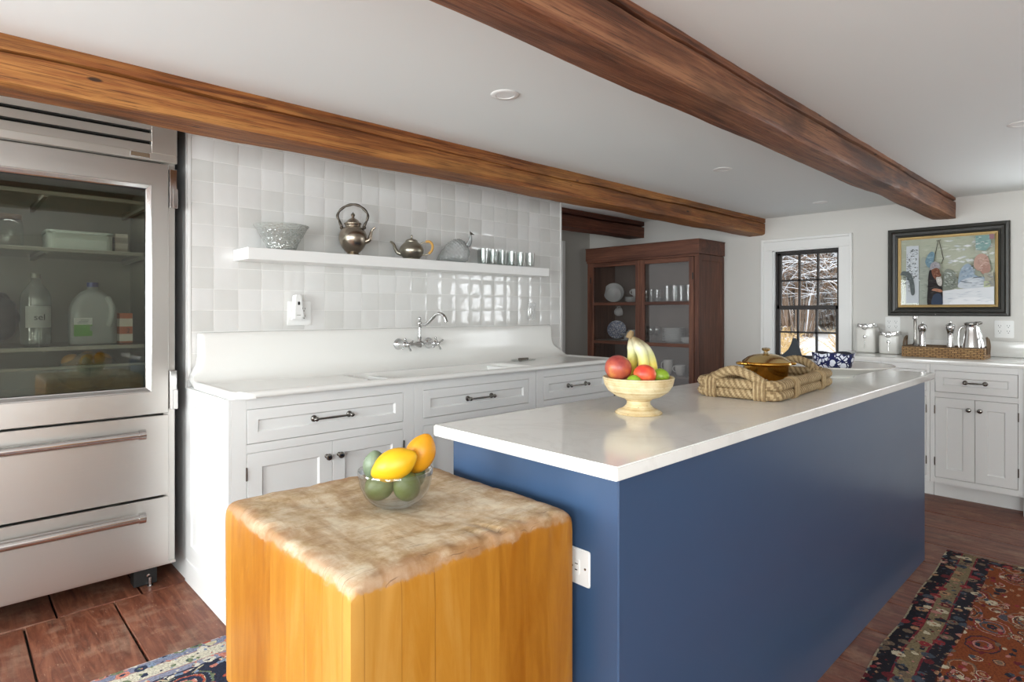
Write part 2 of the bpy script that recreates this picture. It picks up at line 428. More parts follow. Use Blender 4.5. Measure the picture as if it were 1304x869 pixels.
def lathe(bm, prof, n=40, mi=0, at=(0, 0, 0), mod=None, mat=None):
    """prof: (radius, z) from bottom to top"""
    t = bmesh.new(); rings = []
    for j, (r, z) in enumerate(prof):
        if r < 1e-6: rings.append([t.verts.new((at[0], at[1], at[2] + z))]); continue
        ring = []
        for i in range(n):
            a = 2 * pi * i / n; rr = r * (mod(a, z, j) if mod else 1)
            ring.append(t.verts.new((at[0] + rr * cos(a), at[1] + rr * sin(a), at[2] + z)))
        rings.append(ring)
    for a, b in zip(rings, rings[1:]):
        for i in range(n):
            k = (i + 1) % n
            if len(a) == 1 and len(b) == 1: continue
            if len(a) == 1: t.faces.new((a[0], b[k], b[i]))
            elif len(b) == 1: t.faces.new((a[i], a[k], b[0]))
            else: t.faces.new((a[i], a[k], b[k], b[i]))
    merge(bm, t, mi, mat); return bm

def crom(pts, per=8, closed=False):
    P = [Vector(p) for p in pts]; out = []; n = len(P)
    rng = n if closed else n - 1
    for i in range(rng):
        if closed: a, b, c, d = P[(i-1) % n], P[i], P[(i+1) % n], P[(i+2) % n]
        else: a, b, c, d = P[max(i-1, 0)], P[i], P[i+1], P[min(i+2, n-1)]
        for k in range(per):
            t = k / per
            out.append(.5 * ((2*b) + (c-a)*t + (2*a-5*b+4*c-d)*t*t + (3*b-a-3*c+d)*t**3))
    if not closed: out.append(P[-1])
    return out

def tube(bm, pts, r, n=10, mi=0, tones=0, closed=False, caps=True, strands=0, amp=.15, twist=60, flat=1, mat=None, section=None):
    pts = [Vector(p) for p in pts]; N = len(pts)
    rad = r if callable(r) else (lambda s, i: r[i] if isinstance(r, (list, tuple)) else r)
    t = bmesh.new(); tang = []
    for i in range(N):
        a = pts[(i-1) % N] if closed or i else pts[0]; b = pts[(i+1) % N] if closed or i < N-1 else pts[-1]
        d = (b - a); tang.append(d.normalized() if d.length > 1e-9 else Vector((0, 0, 1)))
    up = Vector((0, 0, 1)) if abs(tang[0].z) < .9 else Vector((1, 0, 0))
    nrm = (up - tang[0] * up.dot(tang[0])).normalized()
    rings = []; s = 0; SS = []
    for i in range(N):
        if i:
            s += (pts[i] - pts[i-1]).length
            nrm = (nrm - tang[i] * nrm.dot(tang[i]))
            nrm = nrm.normalized() if nrm.length > 1e-6 else tang[i].orthogonal().normalized()
        bi = tang[i].cross(nrm); rr = rad(s, i); ring = []; SS.append(s)
        for k in range(n):
            a = 2 * pi * k / n; q = rr
            if strands: q = rr * (1 - amp + amp * 2 * abs(cos(strands * .5 * (a - twist * s))))
            if section: q = rr * section(a, s)
            ring.append(t.verts.new(pts[i] + nrm * cos(a) * q * flat + bi * sin(a) * q))
        rings.append(ring)
    pairs = list(zip(rings, rings[1:])) + ([(rings[-1], rings[0])] if closed else [])
    for ip, (A, B) in enumerate(pairs):
        for k in range(n):
            j = (k + 1) % n; f = t.faces.new((A[k], A[j], B[j], B[k]))
            if tones: f.material_index = int((2 * pi * (k + .5) / n - twist * SS[ip]) * strands / (2 * pi) + 1000 * strands) % tones
    if caps and not closed:
        t.faces.new(rings[0][::-1]); t.faces.new(rings[-1])
    merge(bm, t, None if tones else mi, mat); return bm

def ball(bm, c, r, mi=0, n=18, mat=None, fn=None):
    t = bmesh.new()
    bmesh.ops.create_uvsphere(t, u_segments=n, v_segments=max(6, n * 2 // 3), radius=1)
    rr = r if isinstance(r, (tuple, list)) else (r,) * 3
    for v in t.verts:
        if fn: v.co = Vector(fn(v.co))
        v.co = Vector((v.co.x * rr[0], v.co.y * rr[1], v.co.z * rr[2]))
    m = Matrix.Translation(c)
    if mat is not None: m = m @ mat
    merge(bm, t, mi, m); return bm

def prism(bm, poly, lo, hi, axis='z', mi=0, bev=0):
    """poly in the plane normal to axis, extruded lo..hi"""
    t = bmesh.new()
    def pt(a, b, c): return {'z': (a, b, c), 'y': (a, c, b), 'x': (c, a, b)}[axis]
    A = [t.verts.new(pt(p[0], p[1], lo)) for p in poly]; B = [t.verts.new(pt(p[0], p[1], hi)) for p in poly]
    t.faces.new(A[::-1]); t.faces.new(B)
    n = len(poly)
    for i in range(n): t.faces.new((A[i], A[(i+1) % n], B[(i+1) % n], B[i]))
    if bev: bmesh.ops.bevel(t, geom=list(t.edges), offset=bev, segments=2, affect='EDGES')
    merge(bm, t, mi); return bm

def rrect(w, d, r, n=6, cx=0, cy=0):
    out = []
    for sx, sy, a0 in ((1, 1, 0), (-1, 1, pi/2), (-1, -1, pi), (1, -1, 3*pi/2)):
        for i in range(n + 1):
            a = a0 + pi / 2 * i / n
            out.append((cx + sx * (w/2 - r) + r * cos(a), cy + sy * (d/2 - r) + r * sin(a)))
    return out

def shaker(bm, x0, x1, z0, z1, rail=.055, y0=0, th=.02, depth=.009, mi=0):
    """a frame-and-panel front: front face at y0, depth going to +y"""
    t = bmesh.new()
    def ring(i, y): return [t.verts.new(p) for p in ((x0+i, y, z0+i), (x1-i, y, z0+i), (x1-i, y, z1-i), (x0+i, y, z1-i))]
    R = [ring(0, y0+th), ring(0, y0+.0015), ring(.0015, y0), ring(rail, y0), ring(rail+.004, y0+depth*.5), ring(rail+.006, y0+depth)]
    for A, B in zip(R, R[1:]):
        for k in range(4): t.faces.new((A[k], A[(k+1) % 4], B[(k+1) % 4], B[k]))
    t.faces.new(R[-1]); t.faces.new(R[0][::-1])
    merge(bm, t, mi); return bm

def bar_pull(parent, x, z, y0=0, span=.16, m='nickel'):
    bm = new()
    for s in (-1, 1):
        lathe(bm, [(0, 0), (.013, 0), (.0145, .003), (.013, .007), (.007, .010), (.006, .024), (.0095, .028), (.0095, .034), (.006, .038), (0, .039)], 16,
              mat=Matrix.Translation((x + s*span/2, y0, z)) @ Matrix.Rotation(pi/2, 4, 'X'))
    pts = [(x + s * span / 2, y0 - .031, z) for s in [-1.14, -1.1, -1, -.6, 0, .6, 1, 1.1, 1.14]]
    tube(bm, pts, [.003, .006, .004, .0045, .0055, .0045, .004, .006, .003], 12)
    return obj('handle', bm, m, parent)

def knob(parent, x, z, y0=0, m='nickel'):
    bm = new()
    lathe(bm, [(0, 0), (.009, 0), (.009, .003), (.0055, .005), (.005, .016), (.011, .02), (.0145, .026), (.0135, .031), (.008, .034), (0, .035)], 18,
          mat=Matrix.Translation((x, y0, z)) @ Matrix.Rotation(pi/2, 4, 'X'))
    return obj('knob', bm, m, parent)

def text_mesh(name, s, size, mat, parent, mtx):
    cu = bpy.data.curves.new(name, 'FONT'); cu.body = s; cu.size = size; cu.align_x = 'CENTER'; cu.align_y = 'CENTER'; cu.extrude = .0004
    tmp = bpy.data.objects.new(name, cu); COL.objects.link(tmp)
    dg = bpy.context.evaluated_depsgraph_get(); dg.update()
    me = bpy.data.meshes.new_from_object(tmp.evaluated_get(dg)); me.transform(mtx)
    bpy.data.objects.remove(tmp); me.materials.clear(); me.materials.append(M[mat])
    o = bpy.data.objects.new(name, me); COL.objects.link(o); o.parent = parent; return o

exec_parts = []
# ================================================================== SETTING
XW, YT, YB, ZC, ZR = 5.27, 3.0, 4.284, 2.035, 2.145
XL, YF = -2.2, -2.4

# floor of wide worn boards running across the room
bm = new()
box(bm, (XL, YF, -.08), (5.4, 4.3, -.016), 1)
rnd = random.Random(3)
def board(x0, x1, y0, y1):
    z = rnd.uniform(-.0015, .0015); g = .0055
    t = new(); nx, ny = 4, max(2, int((y1 - y0) / .12))
    def jx(y, s): return .003 * mnoise.noise((y * 5, s * 3.3, x0 * 7))
    V = [[None] * (ny + 1) for _ in range(nx + 1)]
    for i in range(nx + 1):
        for j in range(ny + 1):
            y = y0 + g + (y1 - y0 - 2 * g) * j / ny; u = i / nx
            x = x0 + g + (x1 - x0 - 2 * g) * u + (jx(y, 1) if i == 0 else jx(y, 2) if i == nx else 0)
            V[i][j] = t.verts.new((x, y, z - .002 * (2 * u - 1) ** 4))
    for i in range(nx):
        for j in range(ny): t.faces.new((V[i][j], V[i+1][j], V[i+1][j+1], V[i][j+1]))
    be = [e for e in t.edges if e.is_boundary]
    ex = bmesh.ops.extrude_edge_only(t, edges=be)
    cx, cy = (x0 + x1) / 2, (y0 + y1) / 2
    for v in [q for q in ex['geom'] if isinstance(q, bmesh.types.BMVert)]:
        v.co.z -= .004; v.co.x += .002 * (1 if v.co.x > cx else -1); v.co.y += .002 * (1 if v.co.y > cy else -1)
    be = [e for e in t.edges if e.is_boundary]
    ex = bmesh.ops.extrude_edge_only(t, edges=be)
    for v in [q for q in ex['geom'] if isinstance(q, bmesh.types.BMVert)]: v.co.z -= .014
    merge(bm, t, 0)
x = .224 - .295 * 8
while x < 5.35:
    if .2 < x < .6 or .5 < x < .83: cuts = [YF, .35 + rnd.uniform(-.4, .4), 2.97]
    else: cuts = [YF, -.8 + rnd.uniform(-.5, .5), 1.6 + rnd.uniform(-.5, .5), 2.97]
    for a, b in zip(cuts, cuts[1:]): board(x, x + .295, a, b)
    board(x + .105, x + .4, 2.97, 4.3)
    x += .295
struct('floor', bm, ['floor', 'dark'], smooth=True, angle=30)

bm = new()
box(bm, (XL - .1, YF - .1, ZC), (XW + .1, 2.32, ZC + .2))
box(bm, (XL - .1, 2.32, ZR), (XW + .1, 4.4, ZR + .09))
struct('ceiling', bm, 'paint_ceiling', smooth=False)

def wall_x(x0, x1, y0, y1, z1, holes):
    """a wall in a plane of constant X with openings (ya, yb, za, zb)"""
    bm = new(); holes = sorted(holes); y = y0
    for a, b, c, d in holes:
        box(bm, (x0, y, -.05), (x1, a, z1)); box(bm, (x0, a, -.05), (x1, b, c)); box(bm, (x0, a, d), (x1, b, z1)); y = b
    box(bm, (x0, y, -.05), (x1, y1, z1)); return bm
WIN_R = [(1.695, 2.232, .80, 1.746), (-.72, .33, .80, 1.75)]
WIN_L = [(-1.7, -.5, .75, 1.8), (.7, 1.9, .75, 1.8), (2.45, 3.3, .75, 1.8)]  # first opening is unseen and added for more light
WIN_F = [(-1.7, -.2, .75, 1.8)]  # unseen window, added to light the surfaces that face this wall
struct('wall_right', wall_x(XW, XW + .14, YF - .1, YB + .1, ZR, WIN_R), 'paint_wall', smooth=False)
struct('wall_left', wall_x(XL - .14, XL, YF - .1, 3.9, ZR, WIN_L), 'paint_wall', smooth=False)
bm = wall_x(YF - .14, YF, XL, XW, ZR, WIN_F)
for v in bm.verts: v.co.x, v.co.y = v.co.y, v.co.x
struct('wall_front', bm, 'paint_wall', smooth=False)
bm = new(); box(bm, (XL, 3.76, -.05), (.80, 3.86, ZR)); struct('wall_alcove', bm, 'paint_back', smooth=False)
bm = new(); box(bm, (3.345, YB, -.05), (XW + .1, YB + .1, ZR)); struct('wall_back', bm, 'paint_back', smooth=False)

# tiled wall
bm = new()
box(bm, (.80, YT, -.05), (3.345, YB, ZR), 2)
box(bm, (.815, YT - .006, .86), (3.342, YT, ZR), 1)
box(bm, (.803, YT - .011, .86), (.8195, YT, ZR), 2, .003); box(bm, (3.333, YT - .011, .86), (3.349, YT, ZR), 2, .003)
xs = [.8205] + [.917 + .1100 * k for k in range(22)] + [3.3325]
zs = [1.920 + .0995 * k for k in range(-11, 3)]
rt = random.Random(11)
for i in range(len(xs) - 1):
    for z0 in zs:
        x0, x1 = xs[i] + .0015, xs[i+1] - .0015; z1 = min(z0 + .0995, ZR) - .0015; z0 = z0 + .0015
        if z1 - z0 < .01: continue
        tx, tz, off = rt.gauss(0, .004), rt.gauss(0, .004), rt.uniform(0, .0008); sd = rt.random() * 50
        n = 6; V = []
        for a in range(n + 1):
            row = []
            for b in range(n + 1):
                u, w = a / n, b / n
                e = max(abs(2*u-1), abs(2*w-1)); edge = .0016 * max(0, (e - .6) / .4) ** 2
                y = YT - .0088 - off + edge + (u-.5) * (x1-x0) * tx * 1.5 + (w-.5) * (z1-z0) * tz * 1.5 \
                    + .0007 * mnoise.noise((u * 2.1 + sd, w * 2.1, sd)) * (1 if x0 > 1.9 else .6)
                row.append(bm.verts.new((x0 + (x1-x0) * u, y, z0 + (z1-z0) * w)))
            V.append(row)
        for a in range(n):
            for b in range(n):
                f = bm.faces.new((V[a][b], V[a+1][b], V[a+1][b+1], V[a][b+1])); f.material_index = 3
        for k in range(n):   # tile edges
            for p, q in ((V[k][0], V[k+1][0]), (V[k][n], V[k+1][n]), (V[0][k], V[0][k+1]), (V[n][k], V[n][k+1])):
                r = bm.verts.new((p.co.x, YT - .002, p.co.z)); s = bm.verts.new((q.co.x, YT - .002, q.co.z))
                f = bm.faces.new((p, q, s, r)); f.material_index = 3
bmesh.ops.remove_doubles(bm, verts=bm.verts, dist=1e-5)
struct('wall_tiled', bm, ['paint_back', 'grout', 'trim', 'tile'], angle=50)

# door casing on the rear wall
bm = new(); box(bm, (4.79, YB - .02, 0), (4.835, YB, 1.97), 0, .003); struct('trim_1', bm, 'trim', smooth=False)

# windows
def window(n, w, zb, zt, loc, rz, rows=(2, 2), cols=3, casing=True):
    """origin at the opening's left edge seen from the room; x along the wall, y outwards"""
    bm = new(); c = .098
    if casing:
        for lo, hi in (((-c + .0225, -.02, zb - .1), (0, 0, zt - .0005)), ((w, -.02, zb - .1), (w + c - .0225, 0, zt - .0005)), ((-c + .0225, -.02, zt), (w + c - .0225, 0, zt + c - .0225))):
            box(bm, lo, hi, 0, .003)
        for lo, hi in (((-c, -.03, zb - .1), (-c + .022, 0, zt + c)), ((w + c - .022, -.03, zb - .1), (w + c, 0, zt + c)), ((-c + .0222, -.03, zt + c - .022), (w + c - .0222, 0, zt + c))):
            box(bm, lo, hi, 0, .004)
    box(bm, (-.001, -.018, zb - .028), (w + .001, .03, zb), 0, .003)
    box(bm, (-c - .01, -.05, zb - .028), (w + c + .01, -.031, zb), 0, .004)
    j = .008
    for lo, hi in (((0, 0, zb), (j, .14, zt)), ((w - j, 0, zb), (w, .14, zt)), ((0, 0, zt - j), (w, .14, zt)), ((0, .03, zb), (w, .14, zb + j))): box(bm, lo, hi)
    root = struct('window_%d' % n, bm, 'trim', smooth=False); place(root, loc, rz)
    zm = zb + (zt - zb) * .475
    for k, (z0, z1, y) in enumerate(((zb + j, zm + .018, .035), (zm - .018, zt - j, .066))):
        s = new(); f = .034; x0, x1 = j, w - j
        for lo, hi in (((x0, y, z0), (x0 + f, y + .03, z1)), ((x1 - f, y, z0), (x1, y + .03, z1)), ((x0, y, z0), (x1, y + .03, z0 + f)), ((x0, y, z1 - f), (x1, y + .03, z1))):
            box(s, lo, hi, 0, .002, 1)
        if k == 0:   # dark parting bead and stops
            box(s, (x0, .0335, z0), (x0 + .012, .1, zt - j), 0, 0); box(s, (x1 - .012, .0335, z0), (x1, .1, zt - j)); box(s, (x0, .0335, zt - j - .016), (x1, .1, zt - j))
        for i in range(1, cols):
            xx = x0 + f + (x1 - x0 - 2*f) * i / cols; box(s, (xx - .0075, y + .003, z0 + f), (xx + .0075, y + .027, z1 - f))
        for i in range(1, rows[k]):
            zz = z0 + f + (z1 - z0 - 2*f) * i / rows[k]; box(s, (x0 + f, y + .003, zz - .0075), (x1 - f, y + .027, zz + .0075))
        sash = obj('sash', s, 'sash', root, smooth=False)
        p = new(); box(p, (x0 + f, y + .013, z0 + f), (x1 - f, y + .016, z1 - f)); obj('pane', p, 'pane', sash, smooth=False)
    return root
for i, (a, b, c, d) in enumerate(WIN_R): window(1 + i, b - a, c, d, (XW, b, 0), -pi/2)
for i, (a, b, c, d) in enumerate(WIN_L): window(3 + i, b - a, c, d, (XL, a, 0), pi/2)
for i, (a, b, c, d) in enumerate(WIN_F): window(6 + i, b - a, c, d, (b, YF, 0), pi)

# ================================================================== BEAMS
def beam(label, m, x0, x1, y0, y1, z0, z1, seed, crack):
    """hewn timber with its long split on the room-facing (-Y) side; origin at its near end"""
    bm = new(); L = x1 - x0; W = y1 - y0; H = z1 - z0
    nx = int(L / .03)
    cz = lambda x: H * (crack + .10 * mnoise.noise((x * .55, seed, 0)) + .035 * mnoise.noise((x * 2.6, seed, 3)) + .012 * mnoise.noise((x * 11, seed, 8)))
    rows = []
    for i in range(nx + 1):
        x = L * i / nx; c = cz(x); op = max(0, min(1, .55 + 1.3 * mnoise.noise((x * .8, seed, 20)))); hw = .0026 + .0065 * op; dp = .006 + .035 * op
        sec = []
        for k in range(7): sec.append((0, c * k / 7 if k else .0))      # front face, bottom to the crack
        sec += [(0, c - hw - .003), (.001, c - hw), (dp, c), (.001, c + hw), (0, c + hw + .003)]
        for k in range(1, 5): sec.append((0, c + (H - c) * k / 4))
        for k in range(1, 6): sec.append((W * k / 5, H))
        for k in range(1, 7): sec.append((W, H - H * k / 6))
        for k in range(1, 6): sec.append((W - W * k / 6, 0))
        row = []
        for q, (y, z) in enumerate(sec):
            e = min(abs(z), 9) + min(abs(y), abs(W - y)); nx_ = mnoise.noise((x * 3, y * 9 + seed, z * 9)); fx = mnoise.noise((x * 14, y * 30 + seed, z * 30))
            a = .0045 * nx_ + .002 * fx
            yy, zz = y, z
            if y < W * .3: yy += a
            elif y > W * .7: yy += a
            if z < H * .08: zz += .006 * mnoise.noise((x * 2.2, seed + 5, y * 6)) + .0025 * fx
            if z < .004 and (y < .004 or y > W - .004):   # worn arris
                wv = max(0, .004 + .012 * mnoise.noise((x * 1.7, seed + 9, y)))
                zz += wv; yy += wv * (.7 if y < .004 else -.7)
            row.append(bm.verts.new((x, yy, zz)))
        rows.append(row)
    n = len(rows[0])
    for A, B in zip(rows, rows[1:]):
        for k in range(n): bm.faces.new((A[k], A[(k+1) % n], B[(k+1) % n], B[k]))
    bm.faces.new(rows[0][::-1]); bm.faces.new(rows[-1])
    o = obj('ceiling_beam', bm, m, angle=45); place(o, (x0, y0, z0)); return tag(o, label, 'beam')
beam('golden brown hewn ceiling beam with a long dark split, in front of the tiled wall', 'beam_gold', XL, XW - .002, 2.30, 2.47, 1.889, ZR - .001, 1.7, .40)
beam('large red brown hewn ceiling beam running over the blue island', 'beam_red', XL, XW - .002, .926, 1.066, 1.885, ZC - .001, 5.1, .80)
beam('short dark brown ceiling beam in the rear alcove above the china cabinet', 'beam_dark', 3.35, XW - .002, 3.56, 3.74, 1.978, ZR - .001, 9.4, .70)

# recessed ceiling lights
def downlight(x, y, label):
    t = thing('ceiling_light', label, 'light', (x, y, ZC), 0, 'recessed ceiling lights')
    b = new(); lathe(b, [(.036, -.0005), (.036, -.004), (.050, -.004), (.053, -.002), (.053, -.0005)], 32); obj('trim_ring', b, 'trim', t)
    b = new(); lathe(b, [(0, -.0025), (.036, -.0025)], 32); obj('lens', b, 'plastic', t)
downlight(1.532, 1.653, 'round white recessed light between the two long beams, nearest the camera')
downlight(3.245, 1.664, 'round white recessed light between the two long beams, middle of the row')
downlight(4.763, 1.663, 'small white recessed light between the beams, close to the window wall')
downlight(3.40, .362, 'round white recessed light right of the red brown beam, at the picture edge')

# ================================================================== CABINETS
def front_frame(bm, w, h, holes, zb, th=.02):
    """face frame boards around the rectangular holes (x0, x1, z0, z1), given per column of equal x"""
    x0 = min(a[0] for a in holes) ; x1 = max(a[1] for a in holes); g = .0022
    box(bm, (0, 0, zb), (x0 - g, th, h), 0, .001, 1); box(bm, (x1 + g, 0, zb), (w, th, h), 0, .001, 1)
    lev = sorted(set((a[2], a[3]) for a in holes)); z = zb
    for a, b in lev:
        if a - g - z > .001: box(bm, (x0 - g, 0, z), (x1 + g, th, a - g))
        z = b + g
    box(bm, (x0 - g, 0, z), (x1 + g, th, h))

def cabinet(label, loc, rz, w, d, h, drawer=None, doors=None, zb=0, toe=None, side=False, hinges=True, cat='cabinet', drawers=()):
    t = thing('base_cabinet', label, cat, loc, rz, None)
    bm = new(); holes = []
    drs = list(drawers) or ([drawer] if drawer else [])
    holes += drs
    if doors: holes.append(doors)
    front_frame(bm, w, h, holes, zb)
    box(bm, (.018, .0245, zb + .02), (w - .018, .03, h - .004), 1)
    box(bm, (0, .0195, zb), (.018, d, h)); box(bm, (w - .018, .0195, zb), (w, d, h)); box(bm, (.018, d - .015, zb), (w - .018, d, h)); box(bm, (.018, .03, zb), (w - .018, d - .015, zb + .018))
    if toe: box(bm, (0, toe, 0), (w, toe + .02, zb + .002), 0)
    if side:
        sp = new(); shaker(sp, -d, 0, .10, h - .002, .075, 0, .012, .007)
        box(sp, (-d, -.003, 0), (0, .012, .10), 0, .002)
        m = Matrix.Translation((-.0125, 0, 0)) @ Matrix.Rotation(-pi/2, 4, 'Z')
        bmesh.ops.transform(sp, matrix=m, verts=sp.verts)
        obj('side_panel', sp, 'cab', t, smooth=False)
    obj('body', bm, ['cab', 'dark'], t, smooth=False)
    for (a, b, c, e) in drs:
        f = new(); shaker(f, a, b, c, e, .042 if e - c < .16 else .05, 0, .02); dr = obj('drawer', f, 'cab', t, smooth=False)
        bar_pull(dr, (a + b) / 2, (c + e) / 2 + .0, .009, .165 if b - a > .5 else .10)
    if doors:
        a, b, c, e = doors; mid = (a + b) / 2
        for k, (p, q) in enumerate(((a, mid - .0012), (mid + .0012, b))):
            f = new(); shaker(f, p, q, c, e, .058, 0, .02); dd = obj('door', f, 'cab', t, smooth=False)
            knob(dd, (q - .027) if k == 0 else (p + .027), e - .062)
            if hinges:
                for zz in (c + .075, e - .105):
                    hb = new(); xx = a - .003 if k == 0 else b + .003
                    lathe(hb, [(0, -.002), (.0035, 0), (.0035, .052), (0, .054)], 8, at=(xx, -.002, zz))
                    obj('hinge', hb, 'nickel', dd)
    return t
FY = 2.43
cabinet('white sink cabinet with panelled side beside the steel refrigerator', (.808, FY, 0), 0, .845, .555, .876, (.06, .782, .694, .829), (.06, .782, .11, .655), 0, side=True)
cabinet('white sink cabinet in the middle under the faucet', (1.655, FY, 0), 0, .843, .555, .876, (.054, .785, .694, .829), (.054, .785, .11, .655), 0)
cabinet('white sink cabinet at the right end of the sink, next to the china cabinet', (2.502, FY, 0), 0, .74, .555, .876, (.065, .675, .694, .829), (.065, .675, .11, .655), 0)
RX = 4.66
cabinet('white base cabinet with a drawer under the window side of the far counter', (RX, 1.598, 0), -pi/2, .64, .60, .876, (.045, .618, .70, .835), (.045, .618, .148, .662), .11, .11)
cabinet('white base cabinet with one drawer above two knobbed doors, on the far wall', (RX, .956, 0), -pi/2, .466, .60, .876, (.028, .439, .70, .835), (.028, .439, .148, .662), .11, .11)
cabinet('white base cabinet standing slightly forward at the right edge of the photo', (4.644, .489, 0), -pi/2, .80, .616, .876, None, (.05, .75, .148, .662), 0, None, drawers=[(.05, .75, .70, .835)])

# far counter and its low upstand
bm = new(); box(bm, (4.63, -.36, .877), (5.262, 1.60, .906), 0, .004); box(bm, (5.245, -.36, .9065), (5.262, 1.2, 1.012), 0, .002)
tag(obj('countertop', bm, 'quartz'), 'white quartz countertop with low backsplash on the far wall cabinets', 'countertop')

# ================================================================== SINK
def sink():
    t = thing('farmhouse_sink', 'long white enamelled drainboard sink with high curved back, on the white cabinets', 'sink', (0, 0, 0))
    prof = [(2.985, 1.08), (2.985, 1.108), (2.982, 1.117), (2.974, 1.121), (2.962, 1.118), (2.953, 1.108), (2.950, 1.095), (2.948, 1.05), (2.946, 1.01), (2.942, .975), (2.934, .948), (2.921, .926), (2.904, .911), (2.884, .902)]
    nb = len(prof)
    N = 34
    for k in range(N + 1):
        y = 2.86 - (2.86 - 2.47) * k / N; prof.append((y, .8955 + .0 * k))
    prof += [(2.455, .896), (2.44, .899), (2.428, .903), (2.416, .9055), (2.405, .904), (2.397, .899), (2.393, .891), (2.394, .883), (2.399, .878), (2.41, .8765)]
    def ext(y, z):
        fl = max(0, min(1, (1.0 - z) / .1)); fl = fl * fl * (3 - 2 * fl) if z > .87 else 1
        xl, xr = .842 - .038 * fl, 3.208 + .082 * fl
        R = .085; dy = (2.393 + R) - y
        if dy > 0 and z < .95:
            ins = R - sqrt(max(0, R * R - dy * dy)); xl += ins; xr -= ins
        return xl, xr
    def sm(a, b, v): v = max(0, min(1, (v - a) / (b - a))); return v * v * (3 - 2 * v)
    us = [0, .003, .007, .012, .018, .026, .04]; us += [.04 + .92 * k / 110 for k in range(1, 110)]; us += [1 - q for q in us[:7][::-1]]
    bm = new(); G = []
    for j, (y, z) in enumerate(prof):
        xl, xr = ext(y, z); row = []
        for i, u in enumerate(us):
            x = xl + (xr - xl) * u; zz = z; yy = y
            de = min(x - xl, xr - x)
            if j >= nb - 3 and y > 2.41:
                zz = max(zz, .8955 + .010 * (1 - sm(.004, .05, de)) - .009 * (1 - sm(0, .008, de)))
                bs = sm(1.50, 1.56, x) * (1 - sm(2.50, 2.56, x)) * sm(2.475, 2.53, y) * (1 - sm(2.80, 2.85, y)); zz -= .19 * bs
                # drainboards fall towards the basin
                if y > 2.46 and y < 2.9: zz -= .006 * sm(.95, 1.5, x) * (1 - bs) * (1 - sm(2.55, 3.1, x))
            if j < nb - 4: zz -= .006 * (1 - sm(0, .012, de)) * (1 if j > 1 else 0) * (1 if z > 1.1 else 0); yy += .012 * (1 - sm(0, .014, de)) * (1 if j > 3 else 0)
            row.append(bm.verts.new((x, yy, zz)))
        G.append(row)
    for A, B in zip(G, G[1:]):
        for i in range(len(us) - 1): bm.faces.new((A[i], A[i+1], B[i+1], B[i]))
    for c in (0, -1):   # end skirts
        S = []
        for j, (y, z) in enumerate(prof):
            v = G[j][c].co; S.append(bm.verts.new((v.x, 2.986 if j < nb - 1 else v.y, v.z if j < nb - 1 else .8765)))
        for j in range(len(prof) - 1): bm.faces.new((G[j][c], G[j+1][c], S[j+1], S[j]))
    obj('basin', bm, 'enamel', t, angle=60)
    bm = new(); lathe(bm, [(.045, 0), (.045, .003), (.038, .004), (.02, .001), (0, .001)], 24, at=(2.03, 2.66, .7035)); obj('drain', bm, 'chrome', t)
sink()

# wall faucet
def faucet():
    t = thing('bridge_faucet', 'chrome wall mounted bridge faucet with cross handles and swan neck spout', 'faucet', (2.0, 2.946, 1.03))
    for s in (-.105, .105):
        b = new(); lathe(b, [(0, 0), (.031, 0), (.033, .004), (.030, .012), (.022, .02), (.016, .028), (.0135, .06), (.0165, .062), (.0165, .075), (.013, .078), (.013, .083), (0, .084)], 24, mat=Matrix.Translation((s, 0, 0)) @ Matrix.Rotation(pi/2, 4, 'X'))
        fl = obj('flange', b, 'chrome', t)
        b = new(); c = Vector((s * 1.0, -.098, 0))
        lathe(b, [(0, -.014), (.01, -.014), (.012, -.006), (.012, .008), (.007, .014), (0, .016)], 16, mat=Matrix.Translation(c) @ Matrix.Rotation(pi/2, 4, 'X'))
        for k in range(4):
            a = k * pi / 2 + .5; d = Vector((cos(a), 0, sin(a)))
            tube(b, [c + d * q for q in (.006, .014, .026, .034, .039, .043)], [.0055, .0042, .0042, .0065, .0065, .003], 10)
        obj('handle', b, 'chrome', fl)
    b = new(); tube(b, [(-.105, -.062, 0), (-.03, -.062, 0), (-.02, -.062, 0), (.02, -.062, 0), (.03, -.062, 0), (.105, -.062, 0)], [.0085, .0085, .017, .017, .0085, .0085], 16); obj('bridge', b, 'chrome', t)
    b = new(); lathe(b, [(0, -.022), (.011, -.02), (.016, -.012), (.016, .012), (.011, .02), (.0095, .03), (.0125, .034), (.0125, .038), (.0085, .042), (.0085, .092), (.012, .095), (.012, .099), (.016, .104), (.016, .122), (.011, .126), (.006, .132), (.008, .140), (.010, .147), (.007, .154), (0, .158)], 20, at=(0, -.062, 0)); obj('riser', b, 'chrome', t)
    b = new(); pts = crom([(0, -.062, .113), (.006, -.095, .111), (.012, -.125, .121), (.02, -.16, .150), (.027, -.19, .172), (.034, -.222, .174), (.04, -.247, .155), (.044, -.258, .128)], 6)
    tube(b, pts, lambda s, i: .0085 + .002 * sin(min(1, s / .26) * pi), 14); d = pts[-1] - pts[-2]; tube(b, [pts[-1] - d * .4, pts[-1], pts[-1] + d * .6], [.0095, .012, .0125], 14); obj('spout', b, 'chrome', t)
faucet()

t = thing('soap_dish', 'shallow clear dish holding a dark bar on the right end of the sink deck', 'dish', (2.79, 2.83, .8915))
b = new(); prism(b, rrect(.17, .085, .025), 0, .003); 
tube(b, [Vector((x, y, .006)) for x, y in rrect(.17, .085, .025)], .004, 8, closed=True); obj('tray', b, 'glass', t)
b = new(); prism(b, rrect(.085, .02, .008), .0035, .018, bev=.002); obj('bar', b, 'silver_dark', t)

